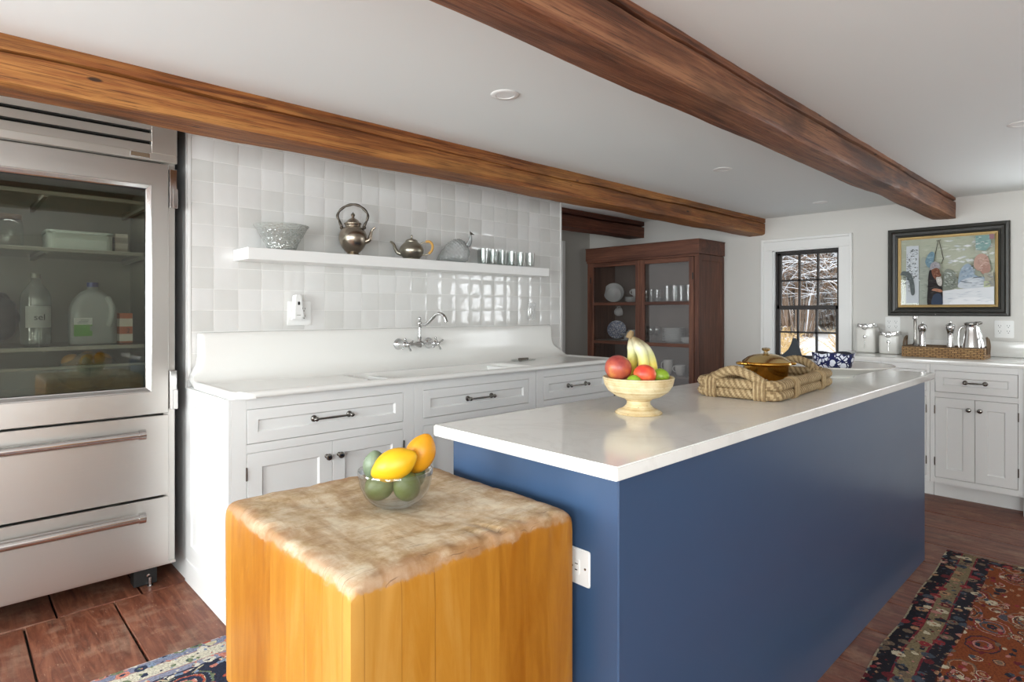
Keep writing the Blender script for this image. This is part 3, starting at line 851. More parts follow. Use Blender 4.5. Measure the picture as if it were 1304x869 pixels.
# ================================================================== ISLAND
t = thing('island_cabinet', 'long navy blue kitchen island cabinet under a white top', 'island', (1.0, .738, 0))
b = new(); box(b, (.02, .02, 0), (2.47, .53, .883), 0); obj('body', b, 'island', t, smooth=False)
b = new(); box(b, (.0015, 0, 0), (2.49, .0195, .883), 0, .0015, 1); obj('side_panel', b, 'island', t, smooth=False)
b = new(); box(b, (0, .0015, 0), (.0195, .547, .883), 0, .0015, 1); obj('end_panel', b, 'island', t, smooth=False)
b = new(); box(b, (2.4705, .02, 0), (2.49, .547, .883), 0, .0015, 1); obj('end_panel', b, 'island', t, smooth=False)
for k in range(3):
    b = new(); x0 = .03 + k * .815; shaker(b, -x0 - .80, -x0, .1, .87, .06, 0, .016)
    bmesh.ops.transform(b, matrix=Matrix.Translation((0, .547, 0)) @ Matrix.Rotation(pi, 4, 'Z'), verts=b.verts); obj('door', b, 'island', t, smooth=False)
b = new(); t0 = new(); prism(t0, rrect(2.618, .608, .006, 3), 0, .0295, bev=.003); merge(b, t0)
o = tag(obj('countertop', b, 'quartz', angle=50), 'long white quartz countertop of the blue island', 'countertop'); place(o, (2.266, 1.014, .884))

def outlet(loc, rz, label, gangs=1, horizontal=False, duplexes=None, plate='plastic', w=.075, h=.118, blank=False, cat='outlet', mats=('plastic', 'dark')):
    """plate against a wall; local y points into the wall"""
    t = thing('wall_outlet', label, cat, loc, rz)
    W = w + (gangs - 1) * .046
    if horizontal: W, h = h, W
    b = new(); t0 = new(); prism(t0, rrect(W, h, .004, 2), -.006, -.0005, 'y', 0, .0018); merge(b, t0)
    for sx in ((0,) if gangs == 1 else (-.023, .023)):
        if horizontal:
            for q in (-.048, .048): lathe(b, [(.0025, 0), (.0025, .0012), (0, .0014)], 10, 1, mat=Matrix.Translation((q, -.006, 0)) @ Matrix.Rotation(pi/2, 4, 'X'))
    obj('plate', b, [plate, 'chrome'], t, angle=30)
    if blank:
        b = new(); prism(b, rrect(.034, .068, .012, 6), -.009, -.006, 'y'); obj('rocker', b, plate, t); return t
    for sx in duplexes if duplexes is not None else ((0,) if gangs == 1 else (-.023, .023)):
        b = new(); rot = Matrix.Rotation(pi/2, 4, 'Y') if horizontal else Matrix.Identity(4)
        t0 = new(); prism(t0, rrect(.034, .066, .003, 2), -.0085, -.006, 'y', 0, .0008); merge(b, t0, 0, rot @ Matrix.Translation((sx, 0, 0)))
        for dz in (-.019, .019):
            for lo, hi in (((-.0075, -.0089, .002), (-.0055, -.0084, .010)), ((.0055, -.0089, .002), (.0075, -.0084, .009))):
                t0 = new(); box(t0, lo, hi); merge(b, t0, 1, rot @ Matrix.Translation((sx, 0, dz)))
            t0 = new(); lathe(t0, [(0, 0), (.0026, 0), (.0026, .0005), (0, .0005)], 10); merge(b, t0, 1, rot @ Matrix.Translation((sx, -.0084, dz - .006)) @ Matrix.Rotation(pi/2, 4, 'X'))
        obj('receptacle', b, list(mats), t, smooth=False)
    return t
outlet((1.0, .868, .668), -pi/2, 'white electrical outlet on the blue end panel of the island, behind the butcher block', 1, True, w=.078, h=.118)
outlet((1.326, 2.989, 1.208), 0, 'white double outlet on the grey tile above the sink back', 2, duplexes=(.023,), w=.08, h=.122)
outlet((3.028, 2.989, 1.218), 0, 'small shiny switch plate on the tile near its right end', 1, plate='plate_metal', blank=True, cat='switch')
outlet((XW, 1.32, 1.117), -pi/2, 'white four socket outlet behind the white canisters', 2, w=.052)
outlet((XW, .656, 1.095), -pi/2, 'white four socket outlet below the right corner of the picture', 2, w=.058)

t = thing('socket_air_freshener', 'white plug in device with a dark sensor in the outlet above the sink', 'air freshener', (1.303, 2.982, 1.243))
b = new(); t0 = new(); prism(t0, [(-.021, -.062), (.023, -.062), (.020, -.05), (.018, .0), (.0185, .052), (.012, .06), (-.012, .06), (-.0185, .052), (-.018, 0), (-.019, -.05)], -.045, -.0025, 'y', 0, .004); merge(b, t0)
prism(b, [(-.028, -.066), (.024, -.066), (.024, -.05), (-.02, -.045)], -.035, -.0025, 'y', 0, .003); obj('body', b, 'plastic', t)
b = new(); prism(b, rrect(.011, .017, .003, 3), -.0465, -.0445, 'y'); bmesh.ops.translate(b, vec=(0, 0, .016), verts=b.verts); obj('sensor', b, 'black', t)
b = new(); box(b, (-.011, -.0458, -.0455), (.009, -.0448, -.0435)); obj('marking', b, 'nickel', t)
# ================================================================== REFRIGERATOR
FX, FYY = -.17, 2.985
t = fr = thing('refrigerator', 'tall stainless steel refrigerator with glass door and two bottom drawers', 'refrigerator', (FX, FYY, 0))
b = new(); W_ = .922
box(b, (0, 0, .10), (.045, .66, 2.12), 0, .002, 1); box(b, (W_ - .045, 0, .10), (W_, .66, 2.12), 0, .002, 1)
box(b, (.045, .60, .10), (W_ - .045, .66, 2.12)); box(b, (.045, 0, .10), (W_ - .045, .60, .15)); box(b, (.045, 0, .80), (W_ - .045, .60, .85)); box(b, (.045, 0, 1.80), (W_ - .045, .60, 1.87)); box(b, (.045, .02, 2.08), (W_ - .045, .60, 2.12)); box(b, (.045, .05, 1.88), (W_ - .045, .06, 2.08), 1)
obj('case', b, ['steel', 'dark'], t, smooth=False)
b = new()   # liner of the cold compartment
box(b, (.0455, .02, .8505), (.057, .595, 1.7995)); box(b, (W_ - .057, .02, .8505), (W_ - .0455, .595, 1.7995)); box(b, (.0455, .585, .8505), (W_ - .0455, .5995, 1.7995)); box(b, (.057, .02, .8505), (W_ - .057, .585, .858)); box(b, (.057, .02, 1.792), (W_ - .057, .585, 1.7995))
obj('liner', b, 'liner', t, smooth=False)
b = new()   # top grille with louvres
GX0, GX1 = .03, .822
box(b, (0, -.035, 1.872), (W_, -.0005, 1.905), 0, .002, 1); box(b, (GX1, -.035, 1.905), (W_, -.0005, 2.12), 0, .002, 1); box(b, (0, -.035, 1.905), (GX0, -.0005, 2.12)); box(b, (GX0, -.035, 2.10), (GX1, -.0005, 2.12))
for k in range(4):
    z = 1.905 + k * .0485
    prism(b, [(-.035, z), (-.033, z + .034), (-.028, z + .036), (-.004, z + .018), (-.004, z)], GX0, GX1, 'x')
g = obj('grille', b, 'steel_h', t, smooth=False)
b = new(); box(b, (.742, -.0375, 1.878), (.816, -.0345, 1.900), 0, .002, 1); box(b, (.746, -.0385, 1.881), (.812, -.0374, 1.897), 1); obj('badge', b, ['steel_pol', 'leather'], g, smooth=False)
# door: mitred steel frame, bright inner bead, tinted pane
DX0, DX1, DZ0, DZ1 = .005, .890, .772, 1.864
gx0, gx1, gz0, gz1 = .105, .803, .890, 1.746
b = new(); yf = -.03
def frame_ring(b, rings, mi):
    t2 = new(); R = []
    for (a, c, e, f, y) in rings: R.append([t2.verts.new(p) for p in ((a, y, e), (c, y, e), (c, y, f), (a, y, f))])
    for A, B in zip(R, R[1:]):
        for k in range(4): t2.faces.new((A[k], A[(k+1) % 4], B[(k+1) % 4], B[k]))
    merge(b, t2, mi)
def ins(q, y): return (DX0 + q, DX1 - q, DZ0 + q, DZ1 - q, y)
def gin(q, y): return (gx0 - q, gx1 + q, gz0 - q, gz1 + q, y)
frame_ring(b, [gin(-.001, -.001), ins(0, -.001), ins(0, yf + .003), ins(.003, yf), gin(.022, yf)], 0)
frame_ring(b, [gin(.022, yf), gin(.020, yf - .003), gin(.016, yf - .002), gin(.004, yf + .008), gin(.0, yf + .010)], 1)
frame_ring(b, [gin(0, yf + .010), gin(-.001, yf + .016), gin(-.001, -.001)], 2)
d = obj('door', b, ['steel', 'steel_pol', 'black'], t, smooth=False)
b = new(); box(b, (gx0 - .002, yf + .0165, gz0 - .002), (gx1 + .002, yf + .021, gz1 + .002)); obj('pane', b, 'fridge_pane', d, smooth=False)
for z0 in (1.675, .786):
    b = new(); box(b, (.893, -.034, z0), (.922, -.002, z0 + .172), 0, .003); box(b, (.906, -.036, z0 + (.0 if z0 > 1 else 0.0)), (.925, -.0335, z0 + .085), 0, .001, 1); obj('hinge', b, 'steel_pol', d, smooth=False)
for (z0, z1) in ((.414, .764), (.112, .404)):
    b = new(); box(b, (.005, -.03, z0), (.890, -.0005, z1), 0, .002, 1); dr = obj('drawer', b, 'steel', t, smooth=False)
    zh = .697 if z0 > .3 else .346
    b = new(); tube(b, [(.075, -.078, zh), (.085, -.078, zh), (.0851, -.078, zh), (.765, -.078, zh), (.7651, -.078, zh), (.790, -.078, zh)], [.021, .021, .0185, .0185, .0225, .0225], 20)
    for x in (.11, .777): tube(b, [(x, -.07, zh), (x, -.031, zh)], .011, 12)
    obj('handle', b, 'steel_pol', dr, angle=50)
b = new(); box(b, (0, -.012, .10), (W_, -.0005, .1115), 0, .001, 1); obj('bottom_rail', b, 'steel', t, smooth=False)
for x in (.06, .775):
    b = new(); box(b, (x, .06, .004), (x + .09, .13, .099), 0, .003); lathe(b, [(0, 0), (.007, 0), (.007, .004), (0, .005)], 12, 1, mat=Matrix.Translation((x + .055, .06, .045)) @ Matrix.Rotation(pi/2, 4, 'X'))
    lathe(b, [(.012, 0), (.012, .003), (.006, .004), (.006, .04)], 12, 1, at=(x + .06, .05, 0)); obj('foot', b, ['black', 'steel_pol'], t, smooth=False)
SH = [1.475, 1.075]
for z in SH + [1.70]:
    b = new(); box(b, (.058, .03, z - .008), (W_ - .058, .56, z - .002), 0); box(b, (.058, .028, z - .016), (W_ - .058, .0415, z), 1, .002, 1)
    for x in (.09, .46, W_ - .1): box(b, (x, .04, z - .022), (x + .015, .56, z - .0085), 2)
    obj('shelf', b, ['glass', 'liner', 'liner'], t, smooth=False)
b = new(); box(b, (.09, .03, .862), (W_ - .06, .04, .985), 0); box(b, (.09, .03, .860), (W_ - .06, .5, .866), 0); box(b, (.09, .026, .985), (W_ - .06, .042, .995), 1); obj('crisper_drawer', b, ['bottle', 'liner'], t, smooth=False)
lt = bpy.data.lights.new('fridge_lamp', 'AREA'); lt.energy = 1.25; lt.size = .5; lt.shape = 'RECTANGLE'; lt.size_y = .06; lo = bpy.data.objects.new('fridge_lamp', lt); COL.objects.link(lo); lo.location = (FX + .47, FYY + .12, 1.785)
b = new(); box(b, (.25, .09, 1.786), (.70, .15, 1.7915), 0); obj('lamp_cover', b, 'plastic', t, smooth=False)

# things in the refrigerator
t = thing('milk_jug', 'translucent gallon jug with a blue cap on the fridge shelf', 'jug', (.486, 3.25, 1.0755))
sec = [(.155, .14, 0), (.162, .147, .012), (.162, .147, .13), (.158, .143, .16), (.13, .115, .20), (.085, .075, .228), (.046, .046, .238), (.040, .040, .242), (.038, .038, .252)]
b = new(); R = []
for w, dd, z in sec: R.append([b.verts.new((x, y, z)) for x, y in rrect(w * 1.05, dd, min(w, dd) * .48 if z > .21 else .035, 5)])
for A, B in zip(R, R[1:]):
    for k in range(len(A)): b.faces.new((A[k], A[(k+1) % len(A)], B[(k+1) % len(A)], B[k]))
b.faces.new(R[0][::-1]); b.faces.new(R[-1]); obj('body', b, 'milk', t, angle=50)
b = new(); lathe(b, [(.021, .2525), (.022, .256), (.0215, .272), (0, .273)], 20); obj('cap', b, plain('blue_cap', '2b3a7c', .4), t)
b = new(); tube(b, crom([(.045, -.066, .205), (.058, -.082, .17), (.058, -.084, .12), (.05, -.072, .08)], 6), .012, 10); obj('handle', b, 'milk', t)
b = new(); box(b, (-.078, -.0755, .035), (-.012, -.0742, .085), 0); box(b, (-.078, -.0755, .0852), (-.012, -.0742, .115), 1); box(b, (-.02, -.0762, .058), (.004, -.0745, .078), 2)
for k in range(3): box(b, (-.066 + .006 * k, -.0764, .092 + .006 * k), (-.03 + .003 * k, -.0756, .094 + .006 * k), 3)
obj('label', b, [plain('label_green', '5f9a3c', .6), plain('label_white', 'd2d6d2', .6), plain('label_grey', '8f9794', .6), plain('label_ink', '5d6866', .6)], t, smooth=False)
t = thing('water_bottle', 'large clear bottle with pale label at the left of the fridge shelf', 'bottle', (.283, 3.22, 1.0755))
b = new(); lathe(b, [(0, .004), (.04, 0), (.052, .008), (.054, .03), (.052, .05), (.054, .07), (.054, .17), (.052, .19), (.053, .20), (.046, .225), (.03, .25), (.017, .268), (.015, .285)], 28); obj('body', b, 'bottle', t)
b = new(); lathe(b, [(.017, .283), (.017, .302), (0, .303)], 18); obj('cap', b, 'liner', t)
b = new()
for k in range(12):
    a0 = -pi/2 - .75 + 1.9 * k / 12; a1 = a0 + 1.9 / 12; r = .0548
    f = b.faces.new([b.verts.new(p) for p in ((r*cos(a0), r*sin(a0), .075), (r*cos(a1), r*sin(a1), .075), (r*cos(a1), r*sin(a1), .165), (r*cos(a0), r*sin(a0), .165))])
lb = obj('label', b, plain('bottle_label', 'b4bab6', .6), t)
text_mesh('lettering', 'sel', .036, 'black', lb, Matrix.Translation((.008, -.0556, .118)) @ Matrix.Rotation(pi/2, 4, 'X'))
def carton(loc, w, h, cols, label, s=None):
    t = thing('carton', label, 'carton', loc)
    b = new(); box(b, (-w/2, -.03, 0), (w/2, .03, h), 0, .001, 1); box(b, (-w/2 - .0004, -.0306, h * .55), (w/2 + .0004, .0302, h * .82), 1); box(b, (-w/2 - .0004, -.0307, h * .06), (w/2 + .0004, .0302, h * .3), 2)
    c = obj('box', b, [plain('carton_paint', q, .6) for q in cols], t, smooth=False)
    if s: text_mesh('lettering', s, .03, 'black', c, Matrix.Translation((w * .15, -.0312, h * .4)) @ Matrix.Rotation(pi/2, 4, 'X'))
carton((.602, 3.21, 1.0755), .05, .135, ('b8633a', 'd8cfc0', 'dcd8cc'), 'small orange and white carton right of the milk jug in the fridge', '2')
carton((.588, 3.23, 1.4755), .05, .095, ('b9b3a6', '8f8a80', 'a39c8e'), 'small pale carton on the upper fridge shelf, right of the white tub')
t = thing('storage_tub', 'low white translucent tub on the upper fridge shelf', 'tub', (.435, 3.27, 1.4755))
b = new(); prism(b, rrect(.235, .20, .03), 0, .078, bev=.004); obj('body', b, plain('tub_plastic', 'c9d2c8', .5), t)
b = new(); prism(b, rrect(.245, .21, .032), .0785, .09, bev=.003); obj('lid', b, plain('tub_lid', 'b8c2b8', .5), t)
t = thing('glass_jar', 'clear glass jar with a brown lid on the upper fridge shelf', 'jar', (.195, 3.22, 1.4755))
b = new(); lathe(b, [(0, .003), (.044, 0), (.048, .01), (.048, .105), (.042, .118), (.038, .122)], 28); obj('body', b, 'glass', t)
b = new(); lathe(b, [(.041, .122), (.043, .126), (.043, .142), (0, .144)], 24); obj('lid', b, 'leather', t)
t = thing('food_bag', 'clear bag of golden rolls in the lower fridge compartment', 'bag', (.47, 3.24, .8675))
b = new()
for k, (x, y, z) in enumerate(((-.06, 0, .13), (.0, .01, .14), (.05, 0, .13), (-.03, -.02, .085), (.03, -.01, .085), (.0, .02, .04), (-.04, .02, .035), (.05, .01, .04))): ball(b, (x, y, z), (.04, .036, .034), 0, 14)
obj('rolls', b, plain('golden_rolls', 'd8a65c', .6, var=.3, bscale=20), t)
b = new(); ball(b, (0, 0, .085), (.115, .07, .083), 0, 20); obj('wrapper', b, 'bottle', t)
t = thing('bag', 'dark crumpled bag at the far left of the fridge shelf', 'bag', (.12, 3.28, 1.0755))
b = new(); ball(b, (0, 0, .118), (.11, .1, .115), 0, 30, fn=lambda c: c * (1 + .14 * mnoise.noise(c * 3.2) + .05 * mnoise.noise(c * 8))); obj('sack', b, plain('dark_bag', '4a4c4e', .4, var=.5, bscale=14), t)

# ================================================================== BUTCHER BLOCK
BX, BY = .704, 1.106
t = thing('butcher_block', 'thick square maple butcher block with a worn hollowed top, in front of the island', 'butcher block', (BX, BY, 0))
b = new(); w2, d2, z0, zt = .2585, .281, .42, .808
rows = []
def ztop(x, y):
    u, v = x / w2, y / d2
    z = zt - .016 * (1 - max(u*u, v*v)) * .8
    z += .004 * mnoise.noise((x * 7, y * 7, 2)) + .0015 * mnoise.noise((x * 25, y * 25, 4))
    return z
prf = []    # superellipse-like layers from the bottom upwards
nside = 44
def sq(k):   # point on the unit square border, k in 0..4*nside
    s, q = divmod(k, nside); u = 2 * q / nside - 1
    return ((u, -1), (1, u), (-u, 1), (-1, -u))[s]
layers = [(z0, 0, 0), (z0 + .12, 0, 0), (.62, 0, 0), (.70, 0, 0), (.755, 0, 0), (.775, .0005, 0), (.785, .0015, 0), (.793, .004, .0), (.7985, .008, 0), (.801, .013, 0), (.8025, .020, 1), (.803, .03, 1)]
R = []
for (z, inset, top) in layers:
    ring = []
    for k in range(4 * nside):
        u, v = sq(k); cr = .008
        hx, hy = w2 - inset, d2 - inset
        if z < .75: hy_t = hy - .022 * (.76 - z) * (1 if v > 0 else 0)
        else: hy_t = hy
        x, y = u * hx, v * hy_t
        # rounded vertical corners
        rr = cr + inset
        ax, ay = abs(x), abs(y)
        if ax > hx - rr and ay > hy_t - rr:
            dx, dy = ax - (hx - rr), ay - (hy_t - rr); m_ = max(dx, dy); l_ = sqrt(dx*dx + dy*dy) or 1
            ax, ay = hx - rr + dx / l_ * m_, hy_t - rr + dy / l_ * m_
            x, y = math.copysign(ax, x), math.copysign(ay, y)
        nz = mnoise.noise((x * 9, y * 9, 1)); zz = z
        if z > .76: zz = z + (.0045 * nz + .003 * mnoise.noise((x * 40, y * 40, 6))) * min(1, (z - .76) / .02)
        # split notches along the worn edge
        s = x + y
        for c, dp in ((.02, .010), (.062, .016), (-.11, .006), (.20, .008), (.13, .006), (.30, .010), (-.2, .005)):
            if v < -.9 or u < -.9:
                w_ = abs(x - c) if v < -.9 else abs(y - c)
                if w_ < .006 and z > .745: zz -= dp * (1 - w_ / .006) * .6; x *= 1 - .012 * (1 - w_ / .006) if u < -.9 else 1; y *= 1 - .012 * (1 - w_ / .006) if v < -.9 else 1
        ring.append(b.verts.new((x, y, zz)))
    R.append(ring)
for A, B in zip(R, R[1:]):
    n = len(A)
    for k in range(n): b.faces.new((A[k], A[(k+1) % n], B[(k+1) % n], B[k]))
prev = R[-1]; base_xy = [(v.co.x, v.co.y) for v in prev]
for q in [.84, .70, .55, .4, .26, .13]:
    ring = [b.verts.new((x * q, y * q, min(ztop(x * q, y * q), .8055))) for x, y in base_xy]
    for k in range(len(ring)): b.faces.new((prev[k], prev[(k+1) % len(ring)], ring[(k+1) % len(ring)], ring[k]))
    prev = ring
c = b.verts.new((0, 0, ztop(0, 0)))
for k in range(len(prev)): b.faces.new((prev[k], prev[(k+1) % len(prev)], c))
b.faces.new(R[0][::-1])
bmesh.ops.translate(b, vec=(0, 0, -.42), verts=b.verts)
o = obj('block', b, 'block', t, angle=50); o.location = (0, 0, .42)
for sx in (-1, 1):
    for sy in (-1, 1):
        b = new(); lathe(b, [(0, 0), (.028, 0), (.032, .01), (.034, .10), (.045, .13), (.038, .15), (.05, .22), (.052, .34), (.048, .4195), (0, .4195)], 20, at=(sx * .17, sy * .18, 0)); obj('leg', b, 'block', t)

BT = ztop(0, 0) + .0012
# glass bowl with fruit
GB = (.712, 1.118, BT)
t = thing('glass_bowl', 'small clear glass bowl of yellow and green fruit on the butcher block', 'bowl', GB)
b = new(); lathe(b, [(0, .0), (.030, 0), (.036, .003), (.052, .012), (.067, .028), (.076, .048), (.080, .070), (.0805, .079), (.0795, .081), (.0775, .079), (.077, .070), (.073, .049), (.064, .031), (.049, .016), (.03, .008), (0, .007)], 48, mod=lambda a, z, j: 1 + .012 * cos(8 * a) * (1 if .01 < z < .07 else .4)); obj('body', b, 'glass', t, angle=60)
def fruit(name, label, cat, c, r, rot, m, group, tip=0):
    def fn(v):
        q = v.copy()
        if tip: q.z *= 1 + tip * max(0, abs(q.z) - .82) * 2.2
        k = 1 + .018 * mnoise.noise(v * 2 + Vector(c) * 9); return q * k
    b = new(); ball(b, (0, 0, 0), r, 0, 28, fn=fn); o = obj(name, b, m, angle=80); o.rotation_euler = rot; o.location = c; return tag(o, label, cat, group)
gx, gy, gz = GB
cR = Vector((.7254, -.6884, 0)); cF = Vector((.6884, .7254, 0))     # towards the picture's right / into the picture
def gp(r, f, z): v = Vector(GB) + cR * r + cF * f; return (v.x, v.y, gz + z)
FG = 'fruit in the glass bowl'
fruit('lemon', 'large bright yellow lemon lying on top, at the front of the glass bowl', 'lemon', gp(.004, -.034, .098), (.0335, .0335, .0465), (1.13, 0, radians(46)), 'yellow', FG, .35)
fruit('lemon', 'deep yellow lemon standing behind the front lemon in the glass bowl', 'lemon', gp(.050, .022, .108), (.033, .033, .043), (.35, .25, 0), 'orange_yellow', FG, .3)
fruit('lime', 'pale green lime at the left rim of the glass bowl', 'lime', gp(-.046, .008, .085), (.026, .026, .034), (.3, -.2, 0), 'pale_green', FG, .25)
fruit('lime', 'dark green lime seen through the glass, lower left of the bowl', 'lime', gp(-.029, -.021, .051), (.030, .030, .034), (.5, .6, 0), 'green_fruit', FG, .2)
fruit('lime', 'dark green lime seen through the glass, under the front lemon', 'lime', gp(.029, -.025, .050), (.029, .029, .033), (.2, -.4, 0), 'green_fruit', FG, .2)
fruit('lime', 'dark green lime at the right inside the glass bowl', 'lime', gp(.033, .034, .054), (.026, .026, .031), (.2, .5, 0), 'green_fruit', FG, .2)

# ================================================================== ON THE ISLAND
CT = .9140
PB = (1.512, 1.042, CT)
t = thing('pedestal_bowl', 'cream speckled stoneware pedestal bowl holding fruit on the island', 'bowl', PB)
b = new(); lathe(b, [(0, .006), (.045, .002), (.068, 0), (.070, .003), (.064, .008), (.046, .016), (.036, .026), (.034, .036), (.042, .044), (.066, .052), (.088, .066), (.100, .084), (.1045, .102), (.106, .108), (.1035, .1095), (.100, .104), (.094, .088), (.082, .074), (.06, .063), (0, .058)], 56, mod=lambda a, z, j: 1 + .004 * cos(3 * a) + (.006 * sin(z * 900) if .05 < z < .1 else 0)); obj('body', b, 'stone', t, angle=60)
def pp(r, f, z): v = Vector(PB) + cR * r + cF * f; return (v.x, v.y, PB[2] + z)
FP = 'fruit in the pedestal bowl'
fruit('mango', 'dark red mango at the left of the stoneware bowl', 'mango', pp(-.062, -.006, .136), (.041, .040, .038), (.2, .3, .4), 'mango', FP)
fruit('nectarine', 'red and orange nectarine at the front of the stoneware bowl', 'nectarine', pp(.010, -.040, .120), (.033, .033, .029), (.1, .2, 0), 'nectarine', FP)
fruit('lime', 'small bright green lime between mango and nectarine in the stoneware bowl', 'lime', pp(-.026, -.060, .103), (.017, .022, .016), (0, .2, .2), 'lime', FP, .3)
fruit('lime', 'larger green lime at the right rim of the stoneware bowl', 'lime', pp(.062, -.012, .112), (.021, .027, .021), (0, .3, .6), 'lime', FP, .3)
fruit('lime', 'green lime at the back of the stoneware bowl', 'lime', pp(.035, .05, .105), (.024, .024, .022), (0, .3, .6), 'lime', FP, .3)
t = thing('banana_bunch', 'bunch of pale yellow bananas standing in the stoneware bowl', 'bananas', pp(-.004, .022, .085), 0, FP)
top = Vector((0, 0, .146)) + cR * -.016
for k, (r0, f0, bulge) in enumerate(((.052, .01, .05), (.018, -.012, .035), (.05, .045, .06), (-.012, .04, .02))):
    end = cR * r0 + cF * f0 + Vector((0, 0, .004 + .012 * (k % 2)))
    mid = (top + end) / 2 + (cR * .55 + cF * (.25 if k != 1 else -.5)).normalized() * bulge * .55 + Vector((0, 0, .012))
    m1 = top.lerp(mid, .45) + Vector((0, 0, .006))
    pts = crom([top, m1, mid, mid.lerp(end, .55) + (mid - (top + end) / 2) * .25, end], 7); n = len(pts)
    rad = [(.0055 + .0 if i / (n-1) < .14 else .0165 * min(1, .38 + (i / (n-1) - .14) * 2.6) if i / (n-1) < .5 else .0165 * (1 - max(0, i / (n-1) - .72) ** 1.6 * 3.6)) for i in range(n)]
    b = new(); tube(b, pts, [max(.004, q) for q in rad], 15, section=lambda a, s: 1 + .05 * cos(5 * a)); obj('banana', b, 'banana', t, angle=60)
b = new(); tube(b, [top + Vector((0, 0, -.008)) - cR * .004, top + Vector((0, 0, .004)), top + Vector((0, 0, .014)) + cR * .005], [.011, .011, .007], 10); obj('stem', b, 'banana_tip', t)

# rope tray
TR = (2.325, 1.003, CT)
t = thing('rope_tray', 'rectangular tray of thick coiled jute rope with arched handles on the island', 'tray', TR, radians(4))
TL, TW, rr_ = .655, .300, .0155
def loop(w, d, z, r=.034):
    P = rrect(w, d, r, 8); out = []
    n = len(P)
    for i in range(n):
        a, c = Vector((*P[i], z)), Vector((*P[(i+1) % n], z)); m = max(1, int((c - a).length / .004))
        for k in range(m): out.append(a.lerp(c, k / m))
    return out
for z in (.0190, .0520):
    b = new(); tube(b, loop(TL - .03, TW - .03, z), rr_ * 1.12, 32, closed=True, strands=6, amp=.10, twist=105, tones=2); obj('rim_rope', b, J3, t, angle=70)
b = new()
for k in range(9):
    w, d = TL - .085 - k * .028, TW - .085 - k * .028
    if d > .015: tube(b, loop(w, d, .0095, min(.04, d * .45)), .009, 8, closed=True, strands=3, amp=.1, twist=220)
box(b, (-TL/2 + .03, -TW/2 + .03, .003), (TL/2 - .03, TW/2 - .03, .008)); obj('floor_mat', b, 'jute', t, angle=70)
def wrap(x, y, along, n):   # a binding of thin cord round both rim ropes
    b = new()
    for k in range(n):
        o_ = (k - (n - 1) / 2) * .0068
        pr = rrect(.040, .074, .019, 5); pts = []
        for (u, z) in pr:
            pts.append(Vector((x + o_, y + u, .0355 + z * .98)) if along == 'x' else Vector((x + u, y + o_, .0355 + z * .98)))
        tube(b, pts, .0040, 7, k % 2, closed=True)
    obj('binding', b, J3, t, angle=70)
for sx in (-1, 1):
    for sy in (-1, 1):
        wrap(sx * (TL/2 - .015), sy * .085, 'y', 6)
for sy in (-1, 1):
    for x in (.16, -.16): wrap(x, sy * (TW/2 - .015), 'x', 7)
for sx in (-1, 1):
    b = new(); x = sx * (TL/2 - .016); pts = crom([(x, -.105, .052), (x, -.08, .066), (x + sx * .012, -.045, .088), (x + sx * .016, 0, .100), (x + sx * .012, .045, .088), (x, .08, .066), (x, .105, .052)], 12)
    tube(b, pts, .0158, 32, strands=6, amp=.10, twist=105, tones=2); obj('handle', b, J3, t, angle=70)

# amber pot with lid
t = thing('lidded_pot', 'shiny golden amber pot with a domed lid, standing in the rope tray', 'pot', (2.40, 1.045, CT + .0195))
b = new(); lathe(b, [(0, 0), (.06, 0), (.074, .006), (.080, .02), (.0835, .05), (.085, .068), (.092, .072), (.096, .076), (.095, .080), (.084, .079), (.082, .07), (.078, .02), (.06, .006), (0, .004)], 56); obj('body', b, 'gold', t)
for s in (-1, 1):
    b = new(); d = cR * s; e = Vector((-d.y, d.x, 0)); prism_pts = [d * .090 + e * .03, d * .106 + e * .022, d * .112, d * .106 - e * .022, d * .090 - e * .03]
    tube(b, [p + Vector((0, 0, .0765)) for p in crom(prism_pts, 5)], .0055, 10); obj('handle', b, 'gold', t)
b = new(); lathe(b, [(.090, .0806), (.091, .084), (.084, .090), (.068, .102), (.045, .111), (.02, .115), (0, .1155)], 48); lid = obj('lid', b, 'gold_lid', t)
b = new(); lathe(b, [(.010, .115), (.008, .120), (.007, .124), (.014, .128), (.0165, .133), (.014, .138), (0, .140)], 24); obj('knob', b, plain('lid_knob', 'b8a888', .25, 1), lid)

# platter and blue and white bowl
PL = (3.02, 1.0, CT)
t = thing('platter', 'wide white platter under the blue and white bowl at the far end of the island', 'platter', PL)
b = new(); lathe(b, [(0, .006), (.06, .006), (.062, 0), (.085, 0), (.088, .008), (.12, .019), (.18, .037), (.235, .052), (.247, .056), (.248, .059), (.245, .0605), (.233, .057), (.178, .043), (.11, .027), (.05, .023), (0, .023)], 72); obj('dish', b, 'ceramic', t, angle=60)
t = thing('patterned_bowl', 'small lobed blue and white patterned bowl standing on the white platter', 'bowl', (PL[0], PL[1], CT + .0275))
lob = lambda a, z, j: 1 + .05 * abs(cos(2.5 * a + .6)) * min(1, max(0, z) / .06)
b = new(); prf = [(0, .006), (.05, .003), (.055, 0), (.066, .0), (.072, .008), (.078, .03), (.083, .058), (.0865, .078), (.0875, .082), (.085, .0825)]
lathe(b, prf, 70, 0, mod=lob); lathe(b, [(.085, .0825), (.0835, .078), (.079, .058), (.074, .03), (.067, .013), (.05, .009), (0, .009)], 70, 1, mod=lob)
bmesh.ops.remove_doubles(b, verts=b.verts, dist=1e-5)
for v in b.verts:
    if v.co.z > .075: v.co.z += .008 * abs(cos(2.5 * atan2(v.co.y, v.co.x) + .6)) - .004
obj('body', b, ['bluewhite', plain('blue_black_glaze', '33343c', .2)], t, angle=60)

